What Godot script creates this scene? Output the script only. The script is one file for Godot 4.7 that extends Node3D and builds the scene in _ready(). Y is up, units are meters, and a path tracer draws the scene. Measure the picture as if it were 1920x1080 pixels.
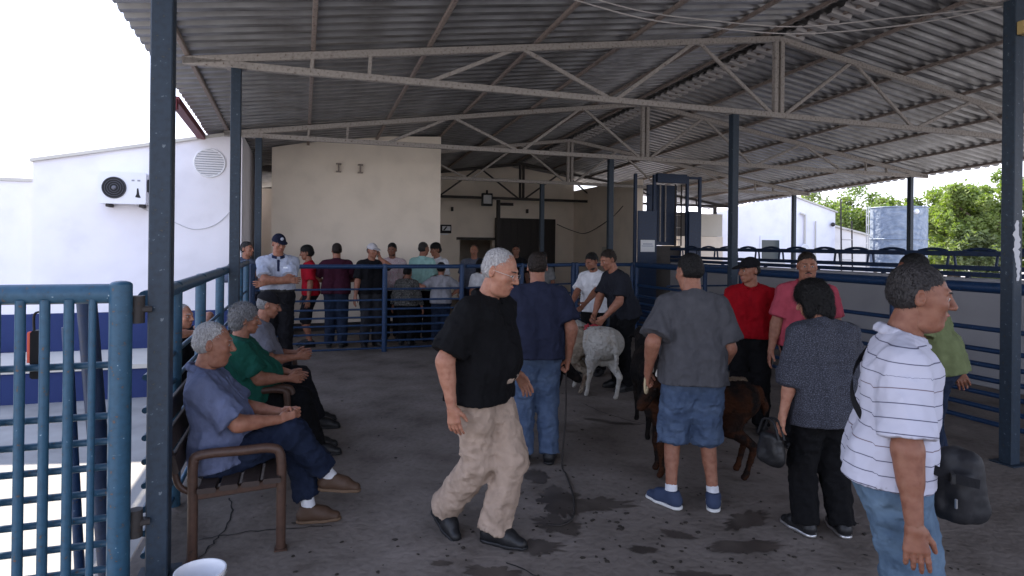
extends Node3D
# A livestock market under a steel canopy. World axes: x to the right across the hall, -z along the hall, y up, metres.

func _ready():
	rng.seed = 4
	# camera: level, lens shifted down, turned to the right of the hall's axis
	var cam := Camera3D.new()
	cam.name = "camera"
	cam.projection = Camera3D.PROJECTION_FRUSTUM
	cam.near = 0.05; cam.far = 400.0
	cam.size = 0.05 * 1080.0 / 1170.0
	cam.frustum_offset = Vector2(0, -0.05 * 80.0 / 1170.0)
	cam.position = Vector3(0, 1.77, 0)
	cam.rotation_degrees = Vector3(0, -18.6, 0.6)
	add_child(cam)
	# sky, exposure
	var we := WorldEnvironment.new()
	we.name = "world_environment"
	var en := Environment.new()
	en.background_mode = Environment.BG_SKY
	var sm := ProceduralSkyMaterial.new()
	sm.sky_top_color = Color(0.64, 0.71, 0.87); sm.sky_horizon_color = Color(0.94, 0.94, 0.97); sm.sky_curve = 0.2
	sm.ground_bottom_color = Color(0.42, 0.38, 0.33); sm.ground_horizon_color = Color(0.66, 0.64, 0.6)
	sm.sun_angle_max = 0.5
	var sk := Sky.new()
	sk.sky_material = sm
	en.sky = sk
	en.background_energy_multiplier = 1.0
	en.tonemap_mode = Environment.TONE_MAPPER_LINEAR
	en.tonemap_exposure = 3.3
	en.sdfgi_enabled = true; en.ssao_enabled = true; en.ssil_enabled = true
	we.environment = en
	add_child(we)
	# the sun stands high behind the far buildings
	var sun := DirectionalLight3D.new()
	sun.name = "sun"
	sun.light_energy = 1.5; sun.light_color = Color(1.0, 0.96, 0.9); sun.light_angular_distance = 0.5
	sun.shadow_enabled = true
	add_child(sun)
	sun.look_at_from_position(Vector3.ZERO, Vector3(sin(deg_to_rad(3.0)) * 0.74, -0.67, cos(deg_to_rad(3.0)) * 0.74))

	build_setting_materials()
	build_people_materials()
	build_ground()
	build_canopy()
	build_buildings()
	build_fences()
	build_right_side()
	build_trees()
	build_small_things()
	build_people()
# ---------------------------------------------------------------- names, materials, simple shapes
var taken := {}
var mats := {}
var meshes := {}
var rng := RandomNumberGenerator.new()

func numbered(called: String) -> String:
	var n: int = taken.get(called, 0)
	taken[called] = n + 1
	return called if n == 0 else "%s_%03d" % [called, n]

func thing(called: String, label: String, category: String, at := Vector3.ZERO, group := "") -> Node3D:
	var o := Node3D.new()
	o.name = numbered(called)
	add_child(o)
	o.position = at
	o.set_meta("label", label); o.set_meta("category", category)
	if group: o.set_meta("group", group)
	return o

func tag(o: Node, label: String, category: String, group := ""):
	o.set_meta("label", label); o.set_meta("category", category)
	if group: o.set_meta("group", group)

func structure(called: String, mesh: Mesh, m: Material, at := Vector3.ZERO) -> MeshInstance3D:
	var o := put(self, numbered(called), mesh, m, Transform3D(Basis.IDENTITY, at))
	o.set_meta("kind", "structure")
	return o

func put(parent: Node, called: String, mesh: Mesh, m: Material, x := Transform3D()) -> MeshInstance3D:
	var o := MeshInstance3D.new()
	o.name = called; o.mesh = mesh; o.material_override = m
	parent.add_child(o, true)
	o.transform = x
	return o

func lin(r: float, g: float, b: float) -> Color:   # a linear base colour as the sRGB value that materials take
	return Color(r, g, b).linear_to_srgb()

func plain(c: Color, rough := 0.8, metal := 0.0) -> StandardMaterial3D:
	var m := StandardMaterial3D.new()
	m.albedo_color = c; m.roughness = rough; m.metallic = metal
	m.metallic_specular = 0.4
	return m

func noise_image(size: int, freq: float, sd: int, oct := 4, kind := FastNoiseLite.TYPE_SIMPLEX_SMOOTH) -> Image:
	var n := FastNoiseLite.new()
	n.seed = sd; n.frequency = freq; n.fractal_octaves = oct; n.noise_type = kind
	return n.get_seamless_image(size, size)

# an image whose grey steps through stops of colour: matter with a grain, such as paint, stains and weave
func ramp_image(src: Image, stops: Array) -> Image:
	var g := Gradient.new()
	g.offsets = PackedFloat32Array(); g.colors = PackedColorArray()
	var of := PackedFloat32Array(); var co := PackedColorArray()
	for s in stops: of.append(s[0]); co.append(s[1])
	g.offsets = of; g.colors = co
	var lut := []
	for i in 256: lut.append(g.sample(i / 255.0))
	var sz := src.get_size()
	var data := src.get_data()
	var st: int = data.size() / (sz.x * sz.y)
	var out := PackedByteArray()
	out.resize(sz.x * sz.y * 3)
	var ch := PackedByteArray()
	for i in 256:
		ch.append(lut[i].r8); ch.append(lut[i].g8); ch.append(lut[i].b8)
	for i in sz.x * sz.y:
		var v := data[i * st] * 3
		out[i * 3] = ch[v]; out[i * 3 + 1] = ch[v + 1]; out[i * 3 + 2] = ch[v + 2]
	return Image.create_from_data(sz.x, sz.y, false, Image.FORMAT_RGB8, out)

func tex(im: Image) -> ImageTexture:
	return ImageTexture.create_from_image(im)

func normal_tex(src: Image, strength: float) -> ImageTexture:
	var im := src.duplicate()
	im.convert(Image.FORMAT_RGBA8)
	im.bump_map_to_normal_map(strength)
	return tex(im)

func triplanar(m: StandardMaterial3D, sc: Vector3, world := false) -> StandardMaterial3D:
	m.uv1_triplanar = true; m.uv1_world_triplanar = world; m.uv1_scale = sc
	return m

func ball_mesh(r: float) -> SphereMesh:
	var key := "ball%.4f" % r
	if not meshes.has(key):
		var b := SphereMesh.new()
		b.radius = r; b.height = r * 2.0; b.radial_segments = 12; b.rings = 6
		meshes[key] = b
	return meshes[key]

# a beam of w by h with narrow chamfers, unit length along -z, stretched by its node
func beam_mesh(w: float, h: float, l: float, ch := 0.006) -> ArrayMesh:
	var key := "beam%.4f_%.4f_%.3f" % [w, h, l]
	if meshes.has(key): return meshes[key]
	ch = minf(ch, minf(w, h) * 0.3)
	var a := w / 2.0; var b := h / 2.0
	var ring := [Vector2(-a + ch, -b), Vector2(a - ch, -b), Vector2(a, -b + ch), Vector2(a, b - ch), Vector2(a - ch, b), Vector2(-a + ch, b), Vector2(-a, b - ch), Vector2(-a, -b + ch)]
	var st := SurfaceTool.new()
	st.begin(Mesh.PRIMITIVE_TRIANGLES)
	st.set_smooth_group(-1)
	for i in 8:
		var p: Vector2 = ring[i]; var q: Vector2 = ring[(i + 1) % 8]
		face(st, [Vector3(p.x, p.y, l / 2), Vector3(q.x, q.y, l / 2), Vector3(q.x, q.y, -l / 2), Vector3(p.x, p.y, -l / 2)])
	var f := []; var bk := []
	for p in ring: f.append(Vector3(p.x, p.y, l / 2))
	for i in 8: bk.append(Vector3(ring[7 - i].x, ring[7 - i].y, -l / 2))
	face(st, f, true); face(st, bk, true)
	st.generate_normals()
	meshes[key] = st.commit()
	return meshes[key]

# a convex face given counter-clockwise as seen from outside
func face(st: SurfaceTool, p: Array, _flip := false):
	for i in range(1, p.size() - 1):
		st.add_vertex(p[0]); st.add_vertex(p[i + 1]); st.add_vertex(p[i])

func aim(a: Vector3, b: Vector3, up := Vector3.UP) -> Transform3D:
	var d := (b - a).normalized()
	if absf(d.dot(up)) > 0.99: up = Vector3.BACK if absf(d.z) < 0.9 else Vector3.RIGHT
	return Transform3D(Basis.looking_at(d, up), (a + b) / 2.0)

func beam(parent: Node, called: String, a: Vector3, b: Vector3, w: float, h: float, m: Material, up := Vector3.UP) -> MeshInstance3D:
	return put(parent, called, beam_mesh(w, h, snappedf(a.distance_to(b), 0.001)), m, aim(a, b, up))

func pipe_mesh(r: float, l: float, sides := 14) -> ArrayMesh:
	var key := "pipe%.4f_%.3f" % [r, l]
	if meshes.has(key): return meshes[key]
	meshes[key] = tube_mesh([Vector3(0, 0, l / 2), Vector3(0, 0, -l / 2)], r, sides)
	return meshes[key]

func pipe(parent: Node, called: String, a: Vector3, b: Vector3, r: float, m: Material) -> MeshInstance3D:
	return put(parent, called, pipe_mesh(r, snappedf(a.distance_to(b), 0.001)), m, aim(a, b))

# a round tube along points, closed at its ends; r may be an array of radii
func tube_mesh(pts: Array, r, sides := 10) -> ArrayMesh:
	var st := SurfaceTool.new()
	st.begin(Mesh.PRIMITIVE_TRIANGLES)
	var n := pts.size()
	var rings := []
	var side := Vector3.ZERO
	for i in n:
		var t: Vector3 = (pts[min(i + 1, n - 1)] - pts[max(i - 1, 0)]).normalized()
		if i == 0: side = t.cross(Vector3.UP if absf(t.y) < 0.9 else Vector3.RIGHT).normalized()
		else: side = (side - t * side.dot(t)).normalized()
		var up := side.cross(t)
		var rr: float = r[i] if r is Array else r
		var ring := []
		for j in sides:
			var a := TAU * j / sides
			ring.append(pts[i] + (side * cos(a) + up * sin(a)) * rr)
		rings.append(ring)
	st.set_smooth_group(0)
	for i in n - 1:
		for j in sides:
			var k := (j + 1) % sides
			face(st, [rings[i][k], rings[i][j], rings[i + 1][j], rings[i + 1][k]])
	st.set_smooth_group(-1)
	var a0: Array = rings[0].duplicate(); face(st, a0)
	var a1: Array = rings[n - 1].duplicate(); a1.reverse(); face(st, a1)
	st.generate_normals()
	return st.commit()

func curve_points(pts: Array, per := 8) -> Array:   # a smooth line through points
	var out := []
	for i in pts.size() - 1:
		var p0: Vector3 = pts[max(i - 1, 0)]; var p1: Vector3 = pts[i]; var p2: Vector3 = pts[i + 1]; var p3: Vector3 = pts[min(i + 2, pts.size() - 1)]
		for j in per:
			out.append(p1.cubic_interpolate(p2, p0, p3, float(j) / per))
	out.append(pts[-1])
	return out

func box(parent: Node, called: String, lo: Vector3, hi: Vector3, m: Material, ch := 0.006) -> MeshInstance3D:
	var s := hi - lo
	return put(parent, called, beam_mesh(s.x, s.y, s.z, ch), m, Transform3D(Basis.IDENTITY, (lo + hi) / 2.0))

# a prism: outline in a plane (counter-clockwise seen from +n), pushed back by depth
func slab(outline: Array, depth: Vector3) -> ArrayMesh:
	var st := SurfaceTool.new()
	st.begin(Mesh.PRIMITIVE_TRIANGLES)
	st.set_smooth_group(-1)
	var n := outline.size()
	var nrm := Vector3.ZERO
	for i in n: nrm += (outline[i] as Vector3).cross(outline[(i + 1) % n])
	var ax := nrm.normalized()
	var u := (outline[1] - outline[0] as Vector3).normalized(); var v := ax.cross(u)
	var flat := PackedVector2Array()
	for p in outline: flat.append(Vector2(u.dot(p), v.dot(p)))
	var tri := Geometry2D.triangulate_polygon(flat)
	for i in range(0, tri.size(), 3):
		var p: Vector3 = outline[tri[i]]; var q: Vector3 = outline[tri[i + 1]]; var r: Vector3 = outline[tri[i + 2]]
		if (q - p).cross(r - p).dot(ax) < 0.0:
			var w := q; q = r; r = w
		face(st, [p, q, r])
		if depth != Vector3.ZERO: face(st, [p + depth, r + depth, q + depth])
	if depth != Vector3.ZERO:
		for i in n:
			var p: Vector3 = outline[i]; var q: Vector3 = outline[(i + 1) % n]
			face(st, [p, p + depth, q + depth, q])
	st.generate_normals()
	return st.commit()
# ---------------------------------------------------------------- the setting
const BAYS := [-3.73, -7.53, -11.33, -15.13, -18.93]   # where the trusses stand
const MID := 6.68                                     # the ridge
const EAVE := 8.23                                    # half width of the roof

func chord_y(z: float) -> float: return 3.70 + 0.042 * (z + 7.53)
func roof_y(x: float, z: float) -> float: return 3.785 + 0.042 * (z + 7.53) + (EAVE - absf(x - MID)) * 0.1446

func painted(c: Color, chip: Color, rust: Color, sd: int, rough := 0.55) -> StandardMaterial3D:
	var im := noise_image(512, 0.035, sd, 5)
	var m := plain(Color.WHITE, rough)
	m.albedo_texture = tex(ramp_image(im, [[0.0, rust], [0.15, rust], [0.18, c * 0.9], [0.45, c], [0.85, c * 1.06], [0.875, chip], [1.0, chip]]))
	m.normal_enabled = true; m.normal_texture = normal_tex(im, 2.0); m.normal_scale = 0.2
	return triplanar(m, Vector3.ONE * 1.1, true)

func build_setting_materials():
	mats.gate = painted(lin(0.026, 0.076, 0.125), lin(0.3, 0.36, 0.4), lin(0.12, 0.06, 0.035), 20, 0.38)
	mats.blue = painted(lin(0.012, 0.037, 0.095), lin(0.12, 0.16, 0.22), lin(0.09, 0.05, 0.035), 21, 0.42)
	mats.navy = painted(lin(0.014, 0.03, 0.07), lin(0.05, 0.07, 0.1), lin(0.06, 0.04, 0.03), 22, 0.45)
	mats.post = painted(lin(0.02, 0.033, 0.05), lin(0.12, 0.14, 0.16), lin(0.05, 0.045, 0.04), 23, 0.5)
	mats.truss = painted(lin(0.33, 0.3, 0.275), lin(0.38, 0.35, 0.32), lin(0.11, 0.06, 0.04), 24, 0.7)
	mats.purlin = painted(lin(0.25, 0.205, 0.18), lin(0.3, 0.26, 0.235), lin(0.14, 0.06, 0.035), 25, 0.75)
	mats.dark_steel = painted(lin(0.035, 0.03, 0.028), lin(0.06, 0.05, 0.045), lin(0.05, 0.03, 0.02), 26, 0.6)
	mats.gutter = painted(lin(0.14, 0.022, 0.03), lin(0.2, 0.07, 0.07), lin(0.09, 0.02, 0.02), 27, 0.5)
	mats.brown = painted(lin(0.06, 0.032, 0.022), lin(0.11, 0.07, 0.05), lin(0.03, 0.018, 0.014), 28, 0.45)
	mats.slat = painted(lin(0.035, 0.024, 0.02), lin(0.1, 0.08, 0.07), lin(0.02, 0.014, 0.012), 29, 0.6)
	# galvanised sheet with weather stains
	var g := noise_image(512, 0.008, 31, 5)
	var zm := plain(Color.WHITE, 0.42, 0.5)
	zm.albedo_texture = tex(ramp_image(g, [[0.0, lin(0.1, 0.09, 0.085)], [0.3, lin(0.19, 0.187, 0.187)], [0.6, lin(0.26, 0.26, 0.264)], [1.0, lin(0.36, 0.36, 0.368)]]))
	mats.zinc = triplanar(zm, Vector3(0.35, 0.35, 1.2), true)
	mats.flash = plain(lin(0.4, 0.38, 0.37), 0.5, 0.3)
	# plaster
	mats.white_wall = plaster(lin(0.8, 0.78, 0.82), 33)
	mats.cream_wall = plaster(lin(0.8, 0.71, 0.6), 34)
	mats.back_wall = mats.cream_wall
	mats.low_wall = plaster(lin(0.36, 0.36, 0.38), 36)
	mats.blue_band = plaster(lin(0.03, 0.045, 0.13), 37)
	mats.pale_stone = plaster(lin(0.55, 0.52, 0.46), 38)
	# concrete, fine and coarse
	var cf := noise_image(1024, 0.0045, 41, 8)
	var cm := plain(Color.WHITE, 0.82)
	cm.albedo_texture = tex(ramp_image(cf, [[0.0, lin(0.1, 0.08, 0.066)], [0.25, lin(0.145, 0.12, 0.101)], [0.5, lin(0.172, 0.144, 0.123)], [0.75, lin(0.192, 0.161, 0.138)], [1.0, lin(0.235, 0.2, 0.173)]]))
	var grit := noise_image(512, 0.09, 42, 4)
	cm.normal_enabled = true; cm.normal_texture = normal_tex(grit, 3.0); cm.normal_scale = 0.25
	cm.detail_enabled = true
	cm.detail_albedo = tex(ramp_image(grit, [[0.0, Color(0.7, 0.69, 0.68)], [0.2, Color(0.92, 0.92, 0.92)], [0.5, Color(1, 1, 1)], [1.0, Color(1, 1, 1)]]))
	cm.detail_blend_mode = BaseMaterial3D.BLEND_MODE_MUL
	mats.concrete = triplanar(cm, Vector3.ONE * 0.31, true)
	var gm := plain(Color.WHITE, 0.9)
	gm.albedo_texture = tex(ramp_image(cf, [[0.0, lin(0.22, 0.21, 0.195)], [0.5, lin(0.3, 0.285, 0.265)], [1.0, lin(0.36, 0.345, 0.32)]]))
	mats.yard = triplanar(gm, Vector3.ONE * 0.2, true)
	var wm := plain(Color.WHITE, 0.45)
	wm.albedo_texture = tex(ramp_image(cf, [[0.0, lin(0.045, 0.036, 0.03)], [1.0, lin(0.1, 0.083, 0.07)]]))
	mats.wet = triplanar(wm, Vector3.ONE * 0.7, true)
	mats.black = plain(lin(0.012, 0.012, 0.013), 0.6)
	mats.dark_void = plain(lin(0.02, 0.019, 0.018), 0.9)
	mats.white_plastic = plain(lin(0.75, 0.75, 0.77), 0.4)
	mats.paper = plain(lin(0.72, 0.74, 0.76), 0.7)
	mats.glass = plain(lin(0.05, 0.06, 0.06), 0.1)
	mats.rubber = plain(lin(0.02, 0.02, 0.02), 0.7)
	mats.chrome = plain(lin(0.6, 0.6, 0.6), 0.3, 0.9)

func plaster(c: Color, sd: int) -> StandardMaterial3D:
	var im := noise_image(512, 0.007, sd, 6)
	var m := plain(Color.WHITE, 0.9)
	m.metallic_specular = 0.3
	m.albedo_texture = tex(ramp_image(im, [[0.0, c * 0.95], [0.4, c * 0.985], [1.0, c * 1.01]]))
	m.normal_enabled = true; m.normal_texture = normal_tex(im, 3.0); m.normal_scale = 0.3
	return triplanar(m, Vector3.ONE * 0.35, true)

func blob(c: Vector3, rx: float, rz: float, turn: float, sd: int, jag := 0.35) -> ArrayMesh:
	var n := FastNoiseLite.new()
	n.seed = sd; n.frequency = 1.7; n.fractal_octaves = 4; n.fractal_gain = 0.5
	var out := []
	for i in 120:
		var a := -TAU * i / 120.0
		var k := 1.0 + jag * 2.0 * n.get_noise_2d(cos(a) * 1.6, sin(a) * 1.6)
		var p := Vector2(cos(a) * rx * k, sin(a) * rz * k).rotated(turn)
		out.append(c + Vector3(p.x, 0, p.y))
	return slab(out, Vector3.ZERO)

func build_ground():
	var pl := PlaneMesh.new()
	pl.size = Vector2(400, 400)
	structure("ground", pl, mats.yard, Vector3(0, -0.45, -40))
	# the floor of the hall is a raised slab
	var fl := structure("floor", beam_mesh(16.3, 0.5, 30.0, 0.02), mats.concrete, Vector3(7.25, -0.25, -6.0))
	# wet trails, each with its own outline, and cracks
	var wet := [[1.72, -4.0, 0.16, 0.3, 0.3], [1.9, -3.85, 0.3, 0.13, 0.15], [1.55, -3.65, 0.13, 0.2, -0.5], [1.3, -3.42, 0.2, 0.1, 0.4], [1.0, -3.2, 0.2, 0.09, 0.6], [1.72, -4.45, 0.1, 0.18, 0.1], [1.2, -3.05, 0.16, 0.06, 0.2],
		[3.05, -5.55, 0.2, 0.05, 0.5], [3.2, -5.25, 0.16, 0.05, -0.7], [3.35, -4.95, 0.12, 0.04, -0.9], [2.85, -5.75, 0.16, 0.04, 0.7], [2.5, -3.05, 0.3, 0.09, 0.2], [2.05, -2.85, 0.18, 0.06, 0.5], [2.75, -3.35, 0.24, 0.1, -0.3], [2.2, -3.3, 0.12, 0.06, 0.8], [1.45, -4.2, 0.07, 0.04, 0.1], [1.25, -4.0, 0.06, 0.04, 0.4], [0.75, -3.4, 0.07, 0.03, 0.2], [1.9, -3.2, 0.1, 0.05, 0.3]]
	for i in wet.size():
		var w: Array = wet[i]
		put(fl, "wet_patch", blob(Vector3(w[0], 0.004 + 0.0012 * (i % 4), w[1]) - fl.position, w[2] * 0.8, w[3] * 0.8, w[4], 50 + i, 0.34), mats.wet)
	var cracks := [[Vector3(-0.62, 0, -3.5), Vector3(-0.5, 0, -3.95), Vector3(-0.42, 0, -4.3), Vector3(-0.45, 0, -4.7)], [Vector3(-0.55, 0, -4.1), Vector3(-0.2, 0, -4.12), Vector3(0.2, 0, -4.05)], [Vector3(1.1, 0, -3.3), Vector3(1.25, 0, -3.0), Vector3(1.3, 0, -2.6)], [Vector3(3.0, 0, -6.4), Vector3(3.1, 0, -5.8), Vector3(3.4, 0, -5.2), Vector3(3.6, 0, -4.9)]]
	for cr in cracks:
		var pts := curve_points(cr, 10)
		var left := []; var right := []
		for i in pts.size():
			var t: Vector3 = (pts[min(i + 1, pts.size() - 1)] - pts[max(i - 1, 0)]).normalized()
			var sd := Vector3(-t.z, 0, t.x)
			var j := Vector3(rng.randf_range(-0.012, 0.012), 0, rng.randf_range(-0.012, 0.012))
			var wd := 0.003 + 0.003 * rng.randf()
			left.append(pts[i] + j + sd * wd + Vector3(0, 0.0035, 0) - fl.position); right.append(pts[i] + j - sd * wd + Vector3(0, 0.0035, 0) - fl.position)
		right.reverse()
		var st := SurfaceTool.new()
		st.begin(Mesh.PRIMITIVE_TRIANGLES)
		var n := left.size()
		for i in n - 1:
			face(st, [left[i], left[i + 1], right[n - 2 - i], right[n - 1 - i]])
		st.generate_normals()
		put(fl, "crack", st.commit(), mats.dark_void)
	# crumbs of dung, straw and dirt
	var mm := MultiMesh.new()
	mm.transform_format = MultiMesh.TRANSFORM_3D
	var F := Field.new(Vector3.ONE * -0.03, Vector3.ONE * 0.03, 0.006)
	F.ell(Vector3(0, 0.002, 0), Vector3(0.016, 0.008, 0.012), 0.004); F.ell(Vector3(0.008, 0.004, 0.006), Vector3(0.01, 0.007, 0.009), 0.004)
	F.cut(Vector3.ZERO, Vector3(0, -1, 0))
	var a := F.net()
	var tmp := commit([a], "crumb", mats.black, self)
	mm.mesh = tmp.mesh
	tmp.free()
	mm.instance_count = 420
	for i in 420:
		var z := -2.4 - 5.0 * rng.randf() * rng.randf()
		var x := rng.randf_range(-0.3, 3.8)
		if rng.randf() < 0.5: x = 1.9 + 0.7 * rng.randfn(); z = -3.4 + 0.7 * rng.randfn()
		var sc := rng.randf_range(0.25, 1.0)
		mm.set_instance_transform(i, Transform3D(Basis(Vector3.UP, rng.randf() * TAU) * Basis.from_scale(Vector3(sc, sc * 0.7, sc * rng.randf_range(0.6, 1.8))), Vector3(clampf(x, -0.5, 5.0), 0.0005, minf(z, -2.0))))
	var mi := MultiMeshInstance3D.new()
	mi.name = "floor_litter"
	mi.multimesh = mm
	mi.material_override = plain(lin(0.035, 0.028, 0.022), 0.9)
	add_child(mi)
	mi.set_meta("kind", "stuff"); mi.set_meta("label", "dark crumbs of dirt and dung scattered over the concrete"); mi.set_meta("category", "litter")
	# loading platform in front of the white building
	var lp := structure("loading_platform", beam_mesh(7.0, 0.06, 1.5, 0.02), mats.pale_stone, Vector3(-4.45, 0.0, -10.82))
	var fm := put(lp, "painted_face", beam_mesh(6.96, 0.42, 1.44), mats.blue_band, Transform3D(Basis.IDENTITY, Vector3(0, -0.24, 0)))

# one roof sheet: trapezoid ribs running down the slope, ribs of 0.21 m, thickness given by two skins
func sheet_mesh(ribs: int, length: float) -> ArrayMesh:
	var prof := []
	for i in ribs:
		var z := i * 0.21
		prof.append_array([Vector2(z, 0.0), Vector2(z + 0.075, 0.0), Vector2(z + 0.1, 0.046), Vector2(z + 0.175, 0.046), Vector2(z + 0.2, 0.0)])
	prof.append(Vector2(ribs * 0.21, 0.0)); prof.append(Vector2(ribs * 0.21 + 0.06, 0.001))
	var st := SurfaceTool.new()
	st.begin(Mesh.PRIMITIVE_TRIANGLES)
	st.set_smooth_group(-1)
	for i in prof.size() - 1:
		var p: Vector2 = prof[i]; var q: Vector2 = prof[i + 1]
		if p.distance_to(q) < 0.001: continue
		# upper skin, lower skin
		face(st, [Vector3(0, p.y + 0.002, -p.x), Vector3(length, p.y + 0.002, -p.x), Vector3(length, q.y + 0.002, -q.x), Vector3(0, q.y + 0.002, -q.x)])
		face(st, [Vector3(0, p.y, -p.x), Vector3(0, q.y, -q.x), Vector3(length, q.y, -q.x), Vector3(length, p.y, -p.x)])
	st.generate_normals()
	return st.commit()

func build_canopy():
	var c := thing("market_canopy", "open steel canopy with corrugated metal roof, grey lattice trusses and blue posts", "canopy")
	var ang := atan(0.1446)
	var tilt := atan(0.042)
	var ln := EAVE / cos(ang) + 0.0
	var ms := sheet_mesh(5, ln)
	var n := 0
	for side in [-1.0, 1.0]:
		var z := 2.65
		while z > -19.6:
			var ex: float = MID + side * EAVE + rng.randf_range(-0.025, 0.025)
			var px := Vector3(-side * cos(ang), sin(ang), 0)
			var pz := Vector3(0, 0.042, 1.0).normalized()
			var py := pz.cross(px).normalized() * (1.0 if side < 0 else 1.0)
			if py.y < 0: py = -py
			# sheets start at the eave and run up to the ridge; on the far slope the mesh is laid the other way round
			var bs := Basis(px, py, pz)
			var org := Vector3(ex, roof_y(ex, z) + 0.002 * (n % 2), z)
			if bs.determinant() < 0.0:
				bs = Basis(px, py, -pz); org += Vector3(0, -0.042 * 1.05, -1.05)
			put(c, "roof_sheet", ms, mats.zinc, Transform3D(bs, org))
			z -= 1.05; n += 1
	# ridge flashing: short corrugated strips hanging under the ridge on the far slope
	var fs := sheet_mesh(5, 0.34)
	var z2 := 2.65
	while z2 > -19.6:
		var px2 := Vector3(cos(ang), -sin(ang) * 0.9, 0).normalized()
		var pz2 := Vector3(0, 0.042, 1.0).normalized()
		var py2 := pz2.cross(px2).normalized()
		put(c, "ridge_flashing", fs, mats.flash, Transform3D(Basis(px2, py2, pz2), Vector3(MID + 0.02, roof_y(MID, z2) - 0.075, z2)))
		z2 -= 1.05
	# ridge cap
	for s in [-1.0, 1.0]:
		put(c, "ridge_cap", slab([Vector3(MID, roof_y(MID, 2.65) + 0.07, 2.65), Vector3(MID + s * 0.3, roof_y(MID, 2.65) + 0.02, 2.65), Vector3(MID + s * 0.3, roof_y(MID, -19.6) + 0.02, -19.6), Vector3(MID, roof_y(MID, -19.6) + 0.07, -19.6)], Vector3(0, 0.003, 0)), mats.zinc)
	# purlins along the hall
	for side in [-1.0, 1.0]:
		for k in [0.35, 1.65, 3.0, 4.4, 5.75, 7.1, 8.0]:
			var x: float = MID + side * (EAVE - k)
			var a := Vector3(x, roof_y(x, 2.5) - 0.026, 2.5); var b := Vector3(x, roof_y(x, -19.5) - 0.026, -19.5)
			beam(c, "purlin", a, b, 0.05, 0.05, mats.purlin)
	# trusses
	for i in BAYS.size():
		var z: float = BAYS[i]
		var t := Node3D.new()
		t.name = "truss"
		c.add_child(t, true)
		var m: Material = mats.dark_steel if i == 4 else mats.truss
		var cy := chord_y(z)
		var e := 7.92
		var top := func(x: float) -> Vector3: return Vector3(x, roof_y(x, z) - 0.1, z)
		var bot := func(x: float) -> Vector3: return Vector3(x, cy + 0.04, z)
		var ty: float = roof_y(MID - e, z) - 0.1
		for s in [-1.0, 1.0]:
			beam(t, "top_chord", Vector3(MID + s * e, ty, z), top.call(MID) as Vector3, 0.07, 0.085, m)
			beam(t, "bottom_chord", Vector3(MID + s * e, maxf(cy + 0.04, ty - 0.1) - 0.01, z), Vector3(MID, cy + 0.04, z), 0.07, 0.08, m)
			for off in [6.6, 5.95]: beam(t, "web", bot.call(MID + s * off) as Vector3, top.call(MID + s * (off - 0.02)) as Vector3, 0.04, 0.05, m)
			var nodes := [5.2, 4.3, 3.1, 2.0, 0.85]
			beam(t, "web", bot.call(MID + s * 5.25) as Vector3, top.call(MID + s * 4.1) as Vector3, 0.04, 0.05, m)
			beam(t, "web", top.call(MID + s * 4.05) as Vector3, bot.call(MID + s * 2.75) as Vector3, 0.04, 0.05, m)
			beam(t, "web", bot.call(MID + s * 2.7) as Vector3, top.call(MID + s * 1.45) as Vector3, 0.04, 0.05, m)
			beam(t, "web", top.call(MID + s * 1.4) as Vector3, bot.call(MID + s * 0.09) as Vector3, 0.04, 0.05, m)
			beam(t, "king_post", Vector3(MID + s * 0.055, cy + 0.08, z), Vector3(MID + s * 0.055, roof_y(MID, z) - 0.14, z), 0.07, 0.07, m)
		# posts at both eaves and a row under the middle
		for x in [-0.706, 5.9, 14.05]:
			if i == 0 and x > 10.0: continue
			var zz := z
			var xx: float = x
			if i == 0 and x > 3.0: xx = 5.6; zz = -3.6
			if i == 3 and x < 0.0: continue
			if i == 4 and x < 0.0: continue
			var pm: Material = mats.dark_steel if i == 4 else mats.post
			var p := beam(c, "post", Vector3(xx, 0.0, zz), Vector3(xx, cy - 0.012, zz), 0.105, 0.105, pm)
			put(p, "cap_plate", beam_mesh(0.2, 0.16, 0.012), mats.truss, Transform3D(Basis.IDENTITY, Vector3(0, 0, -cy / 2.0 - 0.0)))
			put(p, "base_plate", beam_mesh(0.2, 0.2, 0.012), pm, Transform3D(Basis.IDENTITY, Vector3(0, 0, cy / 2.0 - 0.008)))
			if i == 0 and x > 3.0:
				# a tall scar where the paint has peeled to the primer
				var n2 := FastNoiseLite.new()
				n2.seed = 8; n2.frequency = 3.0
				var l := []; var r := []
				for k in 26:
					var y := 1.52 + 0.5 * k / 25.0
					var wd := 0.012 + 0.022 * sin(PI * (k + 0.5) / 26.0)
					var cx := -0.012 + 0.03 * n2.get_noise_1d(y * 3.0) - 0.02 * (k / 25.0 - 0.5)
					l.append(Vector3(cx - wd * (1.0 + n2.get_noise_1d(y * 9.0 + 40.0)), y, 0)); r.append(Vector3(cx + wd * (1.0 + n2.get_noise_1d(y * 9.0)), y, 0))
				l.reverse()
				var sc := slab(r + l, Vector3.ZERO)
				var so := put(c, "peeled_paint", sc, plain(lin(0.55, 0.56, 0.58), 0.7), Transform3D(Basis.IDENTITY, Vector3(xx, 0, zz + 0.0545)))
				so.set_meta("label", "white patch of peeled paint on the blue post")
	# gutter along the near eave
	var gx := MID - EAVE - 0.06
	beam(c, "gutter", Vector3(gx, roof_y(gx, -9.2) - 0.07, -9.2), Vector3(gx, roof_y(gx, -16.5) - 0.07, -16.5), 0.12, 0.1, mats.gutter)
	beam(c, "gutter_end", Vector3(gx + 0.005, roof_y(gx, -9.2) - 0.08, -9.12), Vector3(gx + 0.005, roof_y(gx, -9.2) - 0.22, -9.12), 0.1, 0.09, mats.gutter)

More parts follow.
